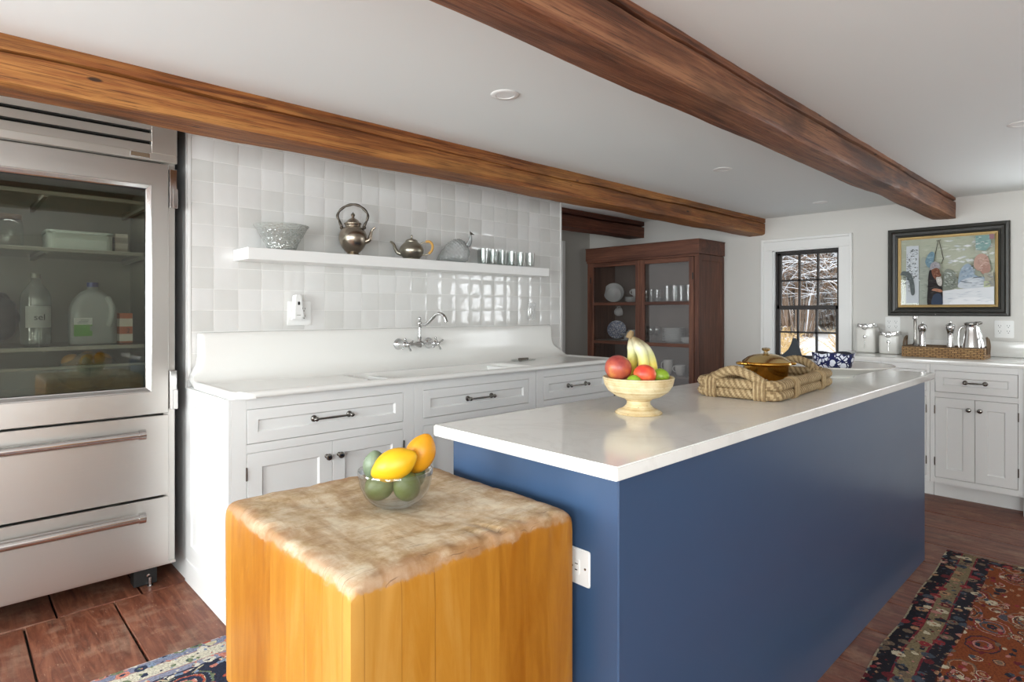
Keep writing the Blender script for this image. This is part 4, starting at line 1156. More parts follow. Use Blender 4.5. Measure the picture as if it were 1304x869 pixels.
# ================================================================== RUGS
def rug(name, label, x0, x1, y0, y1, m, waves, seed, rz=0, ctr=None):
    b = new(); nx, ny = int((x1 - x0) / .03), int((y1 - y0) / .03); cx, cy = (x0 + x1) / 2, (y0 + y1) / 2
    G = []
    for i in range(nx + 1):
        row = []
        for j in range(ny + 1):
            x, y = x0 + (x1 - x0) * i / nx, y0 + (y1 - y0) * j / ny
            ex = 1 if i in (0, nx) else 0
            dx = waves * mnoise.noise((y * 2.2, seed, x)) ; dy = waves * mnoise.noise((x * 2.2, seed + 4, y))
            z = .008 + .003 * mnoise.noise((x * 4, y * 4, seed)); 
            if i in (0, nx) or j in (0, ny): z = .001
            elif i in (1, nx - 1) or j in (1, ny - 1): z = .007
            row.append(b.verts.new((x + dx - cx, y + dy - cy, z)))
        G.append(row)
    for i in range(nx):
        for j in range(ny): b.faces.new((G[i][j], G[i+1][j], G[i+1][j+1], G[i][j+1]))
    uv = b.loops.layers.uv.new('flat')
    for i in range(nx + 1):
        for j in range(ny + 1):
            for lp in G[i][j].link_loops: lp[uv].uv = (x0 + (x1 - x0) * i / nx - cx, y0 + (y1 - y0) * j / ny - cy)
    o = obj(name, b, m, angle=80); place(o, (cx, cy, .0015), rz) if ctr is None else place(o, ctr, rz); return tag(o, label, 'rug')
LX0, LX1, LY0, LY1 = -.35, 3.1, 1.52, 2.378
m = rug_mat('navy_runner', [(0, 'cdbfc0', 0), (.008, '8d93ab', 0), (.05, 'b58c8c', 0), (.055, 'ddd6c2', 0), (.115, 'b58c8c', 0), (.12, '9a9db2', 0), (.15, '3a3f55', 0)], (.158, '343a4c'), ['c0604c', 'd9cfae', '8fa0b8', '7d8a6c', 'd98f7d', 'e6e0d0', '39435c'], 6.0,
            lambda t, q: t.math('SUBTRACT', (LY1 - LY0) / 2, t.math('ABSOLUTE', q[1])))
rug('floor_rug', 'navy runner rug with cream and pink border, in front of the sink cabinets', LX0, LX1, LY0, LY1, m, .010, 2)
RX0, RX1, RY0, RY1 = 1.0, 3.72, -.85, .690
m = rug_mat('rust_rug', [(0, 'b5aa8c', 0), (.006, '26262c', 0), (.065, '7c3038', 0), (.072, '8a7a5c', 0), (.128, '7c3038', 0), (.135, '2a2a31', 0), (.185, '4c2a24', 0)], (.19, '8d4a2a'), ['d3c6a8', '97393c', '2c2f38', 'b98d6a', '7d6a58', '4c5560', 'bf8278', '6e2c30'], 6.5,
            lambda t, q: t.math('MINIMUM', t.math('SUBTRACT', (RY1 - RY0) / 2, t.math('ABSOLUTE', q[1])), t.math('SUBTRACT', (RX1 - RX0) / 2 + .09, t.math('ABSOLUTE', q[0]))))
rug('floor_rug', 'worn rust red patterned rug with dark border, right of the blue island', RX0, RX1, RY0, RY1, m, .022, 5, .030, (2.383, -.121, .0015))
# ================================================================== FLOATING SHELF AND ITS THINGS
SZ = 1.5125
b = new(); box(b, (1.003, 2.80, 1.4575), (3.009, 2.9905, 1.512), 0, .003); tag(obj('wall_shelf', b, 'trim', smooth=False), 'long white floating shelf on the tiled wall', 'shelf')
def on_shelf(x, y=2.885): return (x, y, SZ)

t = thing('cut_glass_bowl', 'wide cut glass bowl with diamond pattern at the left end of the shelf', 'bowl', on_shelf(1.186, 2.868))
b = new(); prf = []
for k in range(31):
    u = k / 30; r = .066 + .012 * u + .048 * u ** 1.4; prf.append((r, .006 + .112 * u))
prf = [(0, .003), (.06, 0), (.066, .002)] + prf + [(.1225, .120), (.1205, .116)] + [(.062 + .011 * u + .048 * u ** 1.4, .01 + .106 * u) for u in (.9, .7, .5, .3, .1, 0)] + [(0, .010)]
def diam(a, z, j):
    if j > 33 or j < 3: return 1
    if z > .112: return 1 + .012 * abs(sin(24 * a))
    p = abs(sin(12 * a + z * 70)) * abs(sin(12 * a - z * 70)); return 1 + .045 * p * (1 if z < .085 else .35)
lathe(b, prf, 120, mod=diam); obj('body', b, 'cut_glass', t, angle=25)

t = thing('kettle', 'tarnished silver kettle with a tall arched handle on the shelf', 'kettle', on_shelf(1.578, 2.89))
b = new(); lathe(b, [(0, .004), (.036, .0), (.038, .004), (.034, .01), (.028, .014), (.040, .024), (.056, .042), (.068, .066), (.0735, .09), (.0725, .112), (.063, .134), (.048, .149), (.040, .156), (.041, .163), (.046, .168), (0, .169)], 44); obj('body', b, 'silver', t)
b = new(); lathe(b, [(.045, .1685), (.045, .173), (.036, .180), (.026, .191), (.012, .200), (.006, .204), (.008, .211), (.012, .217), (.008, .224), (.003, .229), (0, .236)], 30); obj('lid', b, 'silver', t)
b = new(); pts = crom([cR * .060 + Vector((0, 0, .075)), cR * .085 + Vector((0, 0, .085)), cR * .094 + Vector((0, 0, .110)), cR * .100 + Vector((0, 0, .135)), cR * .118 + Vector((0, 0, .152))], 6)
tube(b, pts, lambda s, i: .016 - .010 * min(1, s / .08), 14); obj('spout', b, 'silver', t)
b = new(); pts = crom([cR * q + Vector((0, 0, z)) for q, z in ((-.056, .152), (-.064, .166), (-.074, .19), (-.082, .215), (-.066, .245), (-.03, .268), (.012, .273), (.05, .256), (.077, .224), (.076, .195), (.064, .168), (.056, .152))], 8)
tube(b, pts, lambda s, i: .0052 + .0022 * abs(sin(s * 70)), 10)
for q in (-.060, .060): ball(b, cR * q + Vector((0, 0, .150)), .010, 0, 12)
obj('bail_handle', b, 'silver_dark', t)

t = thing('teapot', 'squat pewter teapot with a tan wrapped handle on the shelf', 'teapot', on_shelf(1.945, 2.885))
b = new(); lathe(b, [(0, .003), (.046, 0), (.048, .004), (.045, .008), (.058, .022), (.0675, .042), (.0695, .058), (.063, .076), (.046, .094), (.036, .102), (.036, .106), (0, .107)], 44); obj('body', b, 'pewter', t)
b = new(); lathe(b, [(.035, .1055), (.033, .112), (.02, .119), (.008, .122), (.005, .126), (.007, .133), (.006, .140), (0, .145)], 26); obj('lid', b, 'pewter', t)
b = new(); pts = crom([cR * q + Vector((0, 0, z)) for q, z in ((-.052, .035), (-.078, .042), (-.093, .066), (-.104, .092), (-.122, .106))], 6); tube(b, pts, lambda s, i: .014 - .0085 * min(1, s / .1), 14); obj('spout', b, 'pewter', t)
b = new(); pts = crom([cR * q + Vector((0, 0, z)) for q, z in ((.052, .092), (.078, .103), (.104, .104), (.119, .085), (.117, .058), (.098, .036), (.072, .028), (.058, .030))], 7)
n = len(pts); tube(b, pts[int(n*.16):int(n*.72)], .0075, 12); tube(b, pts[:int(n*.2)], .0045, 10, 1); tube(b, pts[int(n*.68):], .0045, 10, 1); obj('handle', b, ['cane', 'pewter'], t)

t = thing('glass_bird', 'knobbly grey glass guinea fowl ornament beside the tumblers on the shelf', 'ornament', on_shelf(2.262, 2.885))
b = new(); R = []; ns = 60; nk = 64
def tab(T, u):
    for (a, p), (c, q) in zip(T, T[1:]):
        if u <= c: f = (u - a) / (c - a); f = f * f * (3 - 2 * f) * .5 + f * .5; return p + (q - p) * f
    return T[-1][1]
TH = [(0, .022), (.06, .046), (.18, .082), (.35, .120), (.52, .140), (.68, .143), (.82, .130), (.92, .104), (1, .07)]
TB = [(0, .012), (.1, .004), (.2, 0), (.82, 0), (.93, .012), (1, .05)]
TWD = [(0, .006), (.1, .026), (.3, .05), (.55, .06), (.8, .052), (.93, .034), (1, .006)]
for i in range(ns + 1):
    u = i / ns; s_ = -.115 + .205 * u; ring = []
    for k in range(nk):
        a = 2 * pi * k / nk; lump = 1 + .05 * sin(a * 15) * sin(u * 58)
        w = cos(a) * tab(TWD, u) * lump; z = ((sin(a) + 1) / 2) ** .75; zb = tab(TB, u); p = cR * s_ + cF * w
        ring.append(b.verts.new((p.x, p.y, zb + (tab(TH, u) - zb) * z * (lump if z > .3 else 1))))
    R.append(ring)
for A, B in zip(R, R[1:]):
    for k in range(nk): b.faces.new((A[k], A[(k+1) % nk], B[(k+1) % nk], B[k]))
b.faces.new(R[0][::-1]); b.faces.new(R[-1]); obj('body', b, 'bird_glass', t, angle=70)
b = new(); tube(b, crom([cR * q + Vector((0, 0, z)) for q, z in ((.075, .105), (.088, .130), (.092, .155), (.094, .172))], 5), [.018 - .0008 * i for i in range(16)], 12); obj('neck', b, 'bird_glass', t)
b = new(); ball(b, cR * .096 + Vector((0, 0, .178)), .0085, 0, 12); tube(b, [cR * .100 + Vector((0, 0, .178)), cR * .116 + Vector((0, 0, .172))], [.005, .001], 8); tube(b, [cR * .092 + Vector((0, 0, .183)), cR * .090 + Vector((0, 0, .194))], [.004, .001], 8); obj('head', b, 'silver_dark', t)

def tumbler_mesh(r=.033, h=.098, flute=10):
    b = new(); lathe(b, [(0, .003), (r * .78, 0), (r * .82, .003), (r * .9, h * .5), (r, h), (r * .95, h + .0005), (r * .84, h * .5), (r * .74, .012), (0, .010)], 40, mod=lambda a, z, j: 1 + (.022 * cos(flute * a) if z < h * .7 else 0)); return b
ordn = ['nearest the glass bird', 'second from the glass bird', 'third from the glass bird', 'fourth from the glass bird', 'fifth from the glass bird', 'farthest from the glass bird']
proto = None
for row, (y, n, x0) in enumerate(((2.855, 6, 2.462), (2.935, 5, 2.52))):
    for k in range(n):
        lb = 'clear tumbler, %s row on the shelf, %s' % (('front', 'back')[row], ordn[k] if k < n - 1 else ordn[-1])
        if proto is None:
            proto = thing('tumbler', lb, 'glass', (x0, y, SZ), 0, 'clear tumblers on the floating shelf'); obj('body', tumbler_mesh(), 'glass', proto, angle=60)
        else: dup(proto, (x0 + k * .083, y, SZ), k * .7, lb)

# ================================================================== CHINA CABINET
HX, HY, HW, HD, HH = 4.80, 3.932, 1.243, .455, 1.852
t = hu = thing('china_cabinet', 'tall reddish brown wooden china cabinet with two glazed doors', 'china cabinet', (HX, HY, 0), -pi/2)
b = new()
box(b, (0, .0, 0), (.034, .02, 1.725), 0, .002, 1); box(b, (HW - .034, .0, 0), (HW, .02, 1.725), 0, .002, 1)
box(b, (.034, 0, 1.706), (HW - .034, .02, 1.725)); box(b, (.034, 0, 0), (HW - .034, .02, .10)); box(b, (.628, .001, .10), (.656, .02, 1.706))
for x in (0, HW - .02):
    box(b, (x, .0205, 0), (x + .02, HD, 1.725))
box(b, (.02, HD - .015, .02), (HW - .02, HD, 1.725), 1); box(b, (.02, .0205, 1.706), (HW - .02, HD - .015, 1.725), 1); box(b, (.02, .0205, .08), (HW - .02, HD - .015, .10), 1)
obj('body', b, ['hutch', 'hutch_in'], t, smooth=False)
b = new(); sp = new(); shaker(sp, 0, HD - .001, .05, 1.722, .05, 0, .010, .006)
bmesh.ops.transform(sp, matrix=Matrix.Translation((HW + .0105, 0, 0)) @ Matrix.Rotation(pi/2, 4, 'Z'), verts=sp.verts); obj('side_panel', sp, 'hutch', t, smooth=False)
b = new(); box(b, (-.012, -.014, 1.7255), (HW + .018, HD + .0, 1.848), 0, .003); box(b, (-.006, -.008, 1.705), (HW + .0145, -.0005, 1.725), 0, .002, 1); box(b, (-.016, -.018, 1.8485), (HW + .022, HD, 1.856), 0, .001, 1); obj('cornice', b, 'hutch_h', t, smooth=False)
for x in (.05, HW - .10):
    b = new(); box(b, (0, 0, 0), (.001, .001, .001)); b.free()
def hdoor(x0, x1, hx):
    st = .050; zb, ztp = .105, 1.703
    b = new(); y0, y1 = -.006, .016
    gx = [(x0, x0 + st), (x1 - st, x1)]
    for a, c in gx: box(b, (a, y0, zb), (c, y1, ztp), 0, .002, 1)
    for z0, z1 in ((zb, zb + .06), (.50, .53), (.893, .925), (1.276, 1.306), (ztp - .042, ztp)): box(b, (x0 + st, y0 + .001, z0), (x1 - st, y1, z1), 1, .002, 1)
    d = obj('door', b, ['hutch', 'hutch_h'], hu, smooth=False)
    b = new()
    for z0, z1 in ((zb + .06, .50), (.53, .893), (.925, 1.276), (1.306, ztp - .042)): box(b, (x0 + st, .006, z0), (x1 - st, .009, z1))
    obj('pane', b, 'hutch_pane', d, smooth=False)
    for z in (1.50, .35):
        b = new(); box(b, (hx - .006, -.008, z), (hx + .006, -.0055, z + .06), 0); obj('hinge', b, 'black', d, smooth=False)
hdoor(.036, .640, .048); hdoor(.644, HW - .036, HW - .047)
for z in (1.306, .925, .62):
    b = new(); box(b, (.0205, .022, z - .018), (HW - .0205, HD - .0155, z)); obj('shelf', b, 'hutch_in', hu, smooth=False)
S1, S2, S3 = 1.3065, .9255, .6205
def plate_mesh(r): 
    b = new(); lathe(b, [(0, .003), (r * .5, .0), (r * .62, .002), (r * .7, .008), (r * .98, .016), (r, .018), (r * .97, .0195), (r * .7, .012), (r * .6, .006), (0, .005)], 40); return b
pg = 'china plates in the cabinet'
def stand_plate(x, y, z, r, m, label, lean=.28, yaw=.6, g=pg):
    o = tag(obj('plate', plate_mesh(r), m), label, 'plate', g)
    o.rotation_euler = (0, -pi/2 + lean, yaw); o.location = (x, y, z + r * cos(lean) + .003)
stand_plate(5.13, 3.845, S1, .105, 'china', 'white plate leaning at the back of the upper left cabinet shelf')
stand_plate(5.06, 3.795, S1, .080, 'china', 'smaller white plate leaning in front of another, upper left cabinet shelf')
stand_plate(5.12, 3.80, S2, .098, 'toile', 'blue patterned plate leaning on the middle left cabinet shelf')
def stack(kind, x, y, z, r, n, m, lab, g):
    for k in range(n):
        o = tag(obj(kind, plate_mesh(r), m), lab % ('topmost of its stack' if k == n - 1 else 'bottom of its stack' if k == 0 else 'number %d from the bottom' % (k + 1)), kind, g); o.location = (x, y, z + k * .0115)
stack('saucer', 5.0, 3.53, S1, .068, 4, 'china', 'white saucer on the upper left cabinet shelf, %s', 'saucers on the upper left cabinet shelf')
def cup_mesh(r, h):
    b = new(); lathe(b, [(0, .003), (r * .6, 0), (r * .65, .003), (r * .92, h * .4), (r, h), (r * .94, h), (r * .86, h * .4), (r * .5, .008), (0, .008)], 28); return b
def cup(name, x, y, z, r, h, label, side=1, m='china', cat='cup', g=None):
    t = thing(name, label, cat, (x, y, z), 0, g); obj('body', cup_mesh(r, h), m, t)
    b = new(); tube(b, crom([(0, side * r * .9, h * .85), (0, side * (r + .022), h * .8), (0, side * (r + .026), h * .45), (0, side * r * .85, h * .25)], 6), .0045, 8); obj('handle', b, m, t)
cup('teacup', 5.0, 3.475, S1 + .0575, .045, .075, 'white teacup resting on the stacked saucers in the cabinet')
b = new(); 
t = thing('hanging_cup', 'small round white cup hanging under the upper left cabinet shelf', 'cup', (5.08, 3.76, S1 - .0185), pi/2 - .6, None)
b = new(); lathe(b, [(0, .003), (.022, 0), (.025, .003), (.040, .02), (.045, .05), (.043, .072), (.040, .072), (.041, .05), (.036, .022), (0, .008)], 28, mat=Matrix.Translation((0, .03, -.085)) @ Matrix.Rotation(pi/2 - .2, 4, 'X')); obj('body', b, 'china', t)
b = new(); tube(b, crom([(0, .0, -.043), (0, .0, -.024), (0, -.026, -.020), (0, -.032, -.04), (0, -.02, -.046)], 6), .0045, 8); obj('handle', b, 'china', t)
b = new(); tube(b, crom([(0, -.012, -.0005), (0, -.012, -.018), (0, -.006, -.026), (0, -.0, -.018)], 6), .0018, 6); obj('hook', b, 'nickel', t)
cup('mug', 4.99, 3.515, S2, .040, .105, 'plain white mug on the middle left cabinet shelf')
o = tag(obj('dish', plate_mesh(.075), 'china'), 'thin white dish beside the white mug in the cabinet', 'dish'); o.location = (5.06, 3.64, S2 + .045)
b = new(); lathe(b, [(0, 0), (.05, 0), (.05, .003), (.02, .008), (.02, .043), (.03, .044), (0, .0445)], 24); o = tag(obj('dish_stand', b, 'china'), 'low white stand under the thin dish in the cabinet', 'stand'); o.location = (5.06, 3.64, S2)
gl = None; k = 0
gt = []
for i, y in enumerate((3.315, 3.25, 3.185)): gt.append((4.93, y, .031, .118, 'short clear glass, upper right cabinet shelf, %s' % ('leftmost', 'second from the left', 'third from the left')[i]))
for i, y in enumerate((3.12, 3.045, 2.97, 2.895, 2.82)): gt.append((5.0, y, .034, .155, 'tall clear glass, upper right cabinet shelf, %s' % ('leftmost of the tall ones', 'second tall one', 'middle tall one', 'fourth tall one', 'rightmost of the tall ones')[i]))
for i, y in enumerate((3.08, 2.93, 2.79)): gt.append((5.1, y, .034, .150, 'clear glass behind the tall ones on the upper cabinet shelf, %s' % ('left', 'middle', 'right')[i]))
for (x, y, r, h, lb) in gt:
    b = new(); lathe(b, [(0, .003), (r * .8, 0), (r, h), (r * .95, h), (r * .76, .008), (0, .007)], 24)
    o = tag(obj('drinking_glass', b, 'glass'), lb, 'glass', 'glasses on the upper right cabinet shelf'); o.location = (x, y, S1)
for k in range(3): 
    o = tag(obj('saucer', plate_mesh(.065), 'glass'), 'clear glass saucer left of the short glasses, %s of its stack' % ('bottom', 'middle', 'top')[k], 'saucer', 'glass saucers in the cabinet'); o.location = (5.1, 3.29, S1 + k * .012)
def wine():
    b = new(); lathe(b, [(0, 0), (.032, 0), (.032, .002), (.006, .006), (.0045, .05), (.008, .058), (.026, .072), (.034, .095), (.032, .13), (.028, .15), (.0265, .15), (.0305, .13), (.032, .095), (.02, .072), (0, .064)], 26); return b
for i, y in enumerate((3.345, 3.275, 3.205)):
    o = tag(obj('wine_glass', wine(), 'glass'), 'stemmed wine glass on the middle right cabinet shelf, %s of three' % ('leftmost', 'middle', 'rightmost')[i], 'wine glass', 'wine glasses in the cabinet'); o.location = (4.95, y, S2)
stack('plate', 5.03, 3.075, S2, .105, 11, 'china', 'dinner plate, middle right cabinet shelf, %s', 'stacked dinner plates in the cabinet')
stack('bowl', 4.99, 2.90, S2, .070, 4, 'china', 'shallow white bowl, middle right cabinet shelf, %s', 'stacked shallow bowls in the cabinet')
for i, (y, r, h) in enumerate(((3.29, .038, .12), (3.10, .045, .135), (2.97, .05, .095))):
    cup('mug', 4.98, y, S3, r, h, 'mug on the lower right cabinet shelf, %s of three' % ('leftmost', 'middle', 'rightmost')[i], 1, 'ceramic', 'cup', 'mugs on the lower cabinet shelf')

# ================================================================== FAR COUNTER
FZ = .9065
def canister(x, y, w, h, label):
    t = thing('canister', label, 'canister', (x, y, FZ), -pi/2, 'ceramic canisters')
    b = new(); R = []
    for i, (s, z) in enumerate(((.90, 0), (.97, .004), (1, .012), (1, h * .9), (.985, h * .95), (.90, h * .985), (.82, h), (.78, h))):
        R.append([b.verts.new((q[0], q[1], z)) for q in rrect(w * s, w * s, w * .17 * s, 5)])
    for A, B in zip(R, R[1:]):
        for k in range(len(A)): b.faces.new((A[k], A[(k+1) % len(A)], B[(k+1) % len(A)], B[k]))
    b.faces.new(R[0][::-1]); b.faces.new(R[-1]); obj('body', b, 'ceramic_jar', t, angle=60)
    b = new(); t0 = new(); prism(t0, rrect(w * .86, w * .86, w * .15, 5), h + .0005, h + .024, bev=.005); merge(b, t0); lid = obj('lid', b, 'steel_pol', t)
    b = new(); tube(b, [Vector((.018 * cos(a), -w * .52, h + .0 + .018 * sin(a))) for a in [2 * pi * k / 20 for k in range(20)]], .0035, 8, closed=True); tube(b, [(-.03, -w * .44, h + .018), (0, -w * .53, h + .012), (.03, -w * .44, h + .018)], .003, 8); obj('clamp', b, 'chrome', lid)
    b = new(); ball(b, (0, -w * .512, h * .62), (.011, .003, .015), 0, 12); tube(b, [(0, -w * .508, h * .56), (0, -w * .508, h * .16)], .0035, 8); obj('spoon', b, 'chrome', t)
canister(5.125, 1.452, .135, .193, 'taller white ceramic canister with clamp lid beside the window')
canister(5.085, 1.286, .130, .138, 'shorter white ceramic canister with clamp lid, right of the taller one')

t = thing('wicker_tray', 'long woven seagrass tray with leather loop handles on the far counter', 'tray', (4.945, .928, FZ), 0)
b = new(); hx, hy, h, th = .115, .228, .068, .010
def wallbox(lo, hi): box(b, lo, hi, 0, .0025)
wallbox((-hx, -hy, 0), (-hx + th, hy, h)); wallbox((hx - th, -hy, 0), (hx, hy, h)); wallbox((-hx + th, -hy, 0), (hx - th, -hy + th, h)); wallbox((-hx + th, hy - th, 0), (hx - th, hy, h))
box(b, (-hx + th, -hy + th, .001), (hx - th, hy - th, .007)); obj('basket', b, 'wicker', t, smooth=False)
b = new(); tube(b, [Vector((x, y, h + .002)) for x, y in rrect(2*hx - .008, 2*hy - .008, .008, 3)], .0055, 8, closed=True, strands=2, amp=.15, twist=200); obj('rim', b, 'leather', t)
for s in (-1, 1):
    b = new(); tube(b, crom([(-.035, s * (hy + .003), .03), (-.036, s * (hy + .006), .08), (-.025, s * (hy + .002), .122), (0, s * (hy - .004), .137), (.025, s * (hy + .002), .122), (.036, s * (hy + .006), .08), (.035, s * (hy + .003), .03)], 6), .0065, 10); obj('handle', b, 'leather', t)
TZ = FZ + .0075
def mill(x, y, h, label, m='steel_pol'):
    t = thing('pepper_mill', label, 'mill', (x, y, TZ), 0, 'mills in the wicker tray')
    b = new(); lathe(b, [(0, 0), (.029, 0), (.031, .006), (.029, .02), (.024, .04), (.020, h * .4), (.0185, h * .6), (.0205, h * .70), (.024, h * .715), (0, h * .715)], 28); obj('body', b, m, t)
    b = new(); lathe(b, [(.020, h * .7155), (.024, h * .73), (.027, h * .80), (.0285, h * .85), (.024, h * .90), (.012, h * .93), (.006, h * .94), (.008, h * .97), (.006, h), (0, h)], 28); obj('head', b, m, t)
mill(4.985, 1.068, .230, 'steel pepper mill in the wicker tray behind the tall slim tool')
mill(4.945, .899, .238, 'steel pepper mill in the wicker tray beside the pitcher')
t = thing('kitchen_tool', 'tall slim dark metal tool with a flared base in the wicker tray', 'utensil', (4.90, 1.092, TZ))
b = new(); lathe(b, [(0, 0), (.034, 0), (.034, .008), (.030, .04), (.018, .066), (.010, .09), (.0075, .12), (.0085, .22), (.010, .24), (.006, .245)], 26); obj('body', b, 'nickel', t)
b = new(); lathe(b, [(.006, .245), (.015, .25), (.017, .262), (.015, .272), (0, .274)], 24); obj('top_knob', b, 'steel_pol', t)
t = thing('thermal_pitcher', 'polished steel pitcher with loop handle and dark lid in the wicker tray', 'pitcher', (4.945, .785, TZ))
b = new(); lathe(b, [(0, 0), (.056, 0), (.059, .006), (.057, .03), (.050, .09), (.041, .15), (.036, .185), (.035, .20), (.038, .212), (0, .212)], 40); obj('body', b, 'steel_pol', t)
b = new(); lathe(b, [(.036, .2125), (.040, .216), (.039, .226), (.02, .232), (0, .233)], 30); tube(b, [(0, -.02, .222), (0, -.048, .228), (0, -.058, .226)], [.014, .010, .006], 10); obj('lid', b, 'nickel', t)
b = new(); tube(b, crom([(0, .032, .20), (0, .052, .198), (0, .066, .165), (0, .070, .11), (0, .066, .06), (0, .053, .04)], 7), .0065, 12); obj('handle', b, 'steel_pol', t)
b = new(); tube(b, crom([(0, -.034, .20), (0, -.048, .15), (0, -.058, .08), (0, -.068, .02)], 6), [.008] * 19, 10); obj('lever', b, 'chrome', t)

# ornament on the window sill
t = thing('fin_ornament', 'dark slate fin shaped ornament on the window sill', 'ornament', (5.232, 2.07, .8005))
b = new(); prism(b, [(.128, 0), (-.112, 0), (-.085, .07), (-.066, .135), (-.05, .188), (-.02, .19), (-.012, .14), (.012, .09), (.06, .045), (.118, .022)][::-1], -.008, .010, 'x', 0, .003)
obj('fin', b, plain('slate', '3c434a', .6, bump=.1), t, smooth=False)

# ================================================================== PICTURE
PY0, PY1, PZ0, PZ1 = .622, 1.345, 1.184, 1.836
pw, ph = PY1 - PY0, PZ1 - PZ0
t = thing('framed_picture', 'large framed picture of winter figures in a wide black frame on the far wall', 'picture', (XW - .0005, PY1, PZ0), -pi/2)
b = new()
def fr_ring(q, y): return (q, pw - q, q, ph - q, y)
frame_ring(b, [fr_ring(0, 0), fr_ring(0, -.030), fr_ring(.006, -.036), fr_ring(.020, -.038), fr_ring(.027, -.031), fr_ring(.030, -.024), fr_ring(.048, -.020), fr_ring(.054, -.026), fr_ring(.060, -.024), fr_ring(.064, -.016)], 0)
b2 = obj('frame', b, 'frame_black', t, smooth=False)
b = new(); frame_ring(b, [fr_ring(.0635, -.0165), fr_ring(.066, -.020), fr_ring(.074, -.019), fr_ring(.076, -.014), fr_ring(.082, -.013), fr_ring(.083, -.009)], 0); obj('gilt_liner', b, 'gilt', t, smooth=False)
b = new(); ball(b, (pw * .42, -.034, .012), .004, 0, 10); obj('pin', b, 'chrome', t)
ax0, az0, aw, ah = .082, .082, pw - .164, ph - .164
b = new(); mats = []; lay = [0]
def pc(c):
    if c not in mats: mats.append(c)
    return mats.index(c)
def poly(c, P):
    y = -.006 - .00008 * lay[0]; lay[0] += 1
    vs = [b.verts.new((ax0 + aw * min(1, max(0, u)), y, az0 + ah * min(1, max(0, v)))) for u, v in P]
    f = b.faces.new(vs); f.material_index = pc(c)
def ell(c, u, v, ru, rv, rot=0, n=22): poly(c, [(u + ru * cos(a) * cos(rot) - rv * sin(a) * sin(rot), v + ru * cos(a) * sin(rot) + rv * sin(a) * cos(rot)) for a in [2 * pi * k / n for k in range(n)]])
poly('c3c8b4', [(0, 0), (1, 0), (1, 1), (0, 1)])
rp = random.Random(5)
def blob(c, P, per=6): poly(c, [(q.x, q.y) for q in crom([(u, v, 0) for u, v in P], per, True)])
def strokes(cs, n, u0, u1, v0, v1, lu, lv, a0=-.3, a1=.3):
    for k in range(n):
        u, v, a = rp.uniform(u0, u1), rp.uniform(v0, v1), rp.uniform(a0, a1); l, w = rp.uniform(.4, 1) * lu, rp.uniform(.4, 1) * lv
        du, dv, pu, pv = l * cos(a), l * sin(a), -w * sin(a), w * cos(a)
        poly(rp.choice(cs), [(u - du, v - dv), (u + pu, v + pv), (u + du, v + dv), (u - pu, v - pv)])
strokes(['cbd0be', 'bcc3ae', 'd2d5c8', 'b4bca8', 'c8ccba'], 110, 0, 1, .45, 1, .07, .014)
strokes(['dfe2df', 'cfd5d6', 'e8eaec'], 40, .48, 1, .62, .95, .05, .02)
poly('d3d9de', [(.06, .02), (.21, .02), (.205, .9), (.065, .9)])  # window reflection of the glazing, painted into the print
strokes(['4a4d4c', '6b706e', '9aa2a6', 'eef2f6', '7c8284', 'e2e8ee'], 120, .075, .195, .36, .86, .022, .009, -1.2, 1.2)  # tree and snow flecks of the same painted reflection
blob('646b6b', [(0, .46), (.05, .45), (.10, .36), (.125, .16), (.165, .18), (.15, .38), (.11, .49), (.03, .52)])
strokes(['4f5555', '7c8484', '8e9696'], 26, .02, .15, .2, .48, .025, .01, -1, .2)
blob('a8aea3', [(.22, .0), (.222, .45), (.232, .66), (.262, .725), (.30, .67), (.328, .55), (.335, .35), (.325, 0), (.27, 0)])
strokes(['9da398', 'b3b9ae', '969d93'], 30, .235, .315, .05, .62, .012, .05, 1.2, 1.9)
blob('7895a4', [(.285, .64), (.305, .73), (.345, .79), (.382, .775), (.383, .68), (.36, .58), (.318, .56)])
strokes(['8aa6b3', '688695', '97b0ba'], 14, .305, .365, .62, .75, .02, .012, -.6, .8)
for P in ([(.405, .945), (.455, .955), (.455, .963), (.405, .953)], [(.422, .95), (.430, .95), (.375, .60), (.367, .60)], [(.434, .95), (.441, .95), (.487, .68), (.465, .60), (.458, .61), (.476, .68)]): poly('57564c', P)
blob('8b9086', [(.475, .2), (.482, .40), (.50, .51), (.55, .52), (.60, .45), (.645, .34), (.655, .27), (.60, .24), (.53, .2)])
strokes(['c9cfca', '6d746c', 'a2a89e', '7d847a', 'b6bcb4'], 60, .50, .61, .25, .47, .03, .012, -.9, -.1)
blob('9fb0c0', [(.645, .28), (.65, .44), (.685, .55), (.74, .59), (.785, .53), (.80, .44), (.87, .39), (.97, .41), (1, .30), (.98, .22), (.75, .22)])
strokes(['8d9db0', 'b4c2cf', 'a6b4c0', '8795a4'], 40, .67, .80, .34, .54, .03, .015, -.3, .9)
blob('cdd3da', [(.66, .24), (.67, .34), (.78, .39), (.90, .36), (1, .33), (1, .22)])
strokes(['b4bcc4', 'e0e4e8', '9aa4ae'], 30, .68, .96, .26, .36, .05, .008)
for P in ([(.66, .335), (.78, .305), (.78, .313), (.66, .345)], [(.74, .525), (.80, .55), (.80, .562)], [(.78, .375), (.88, .385), (.875, .398), (.80, .39)]): poly('6a7079', P)
blob('c0a093', [(.80, .56), (.81, .66), (.85, .715), (.90, .715), (.94, .67), (.955, .57), (.94, .47), (.90, .44), (.86, .48), (.83, .49)])
blob('b08c80', [(.86, .50), (.90, .57), (.95, .58), (.965, .50), (.94, .44), (.89, .43)])
strokes(['cdb0a4', 'b59487', 'a98a7e', 'd6bcb1'], 34, .83, .94, .48, .68, .022, .012, -.8, .8)
poly('a9a79a', [(.90, .44), (.99, .46), (1, .25), (.92, .25)]); poly('bcc4a0', [(.90, .24), (.96, .24), (.96, .33), (.90, .33)])
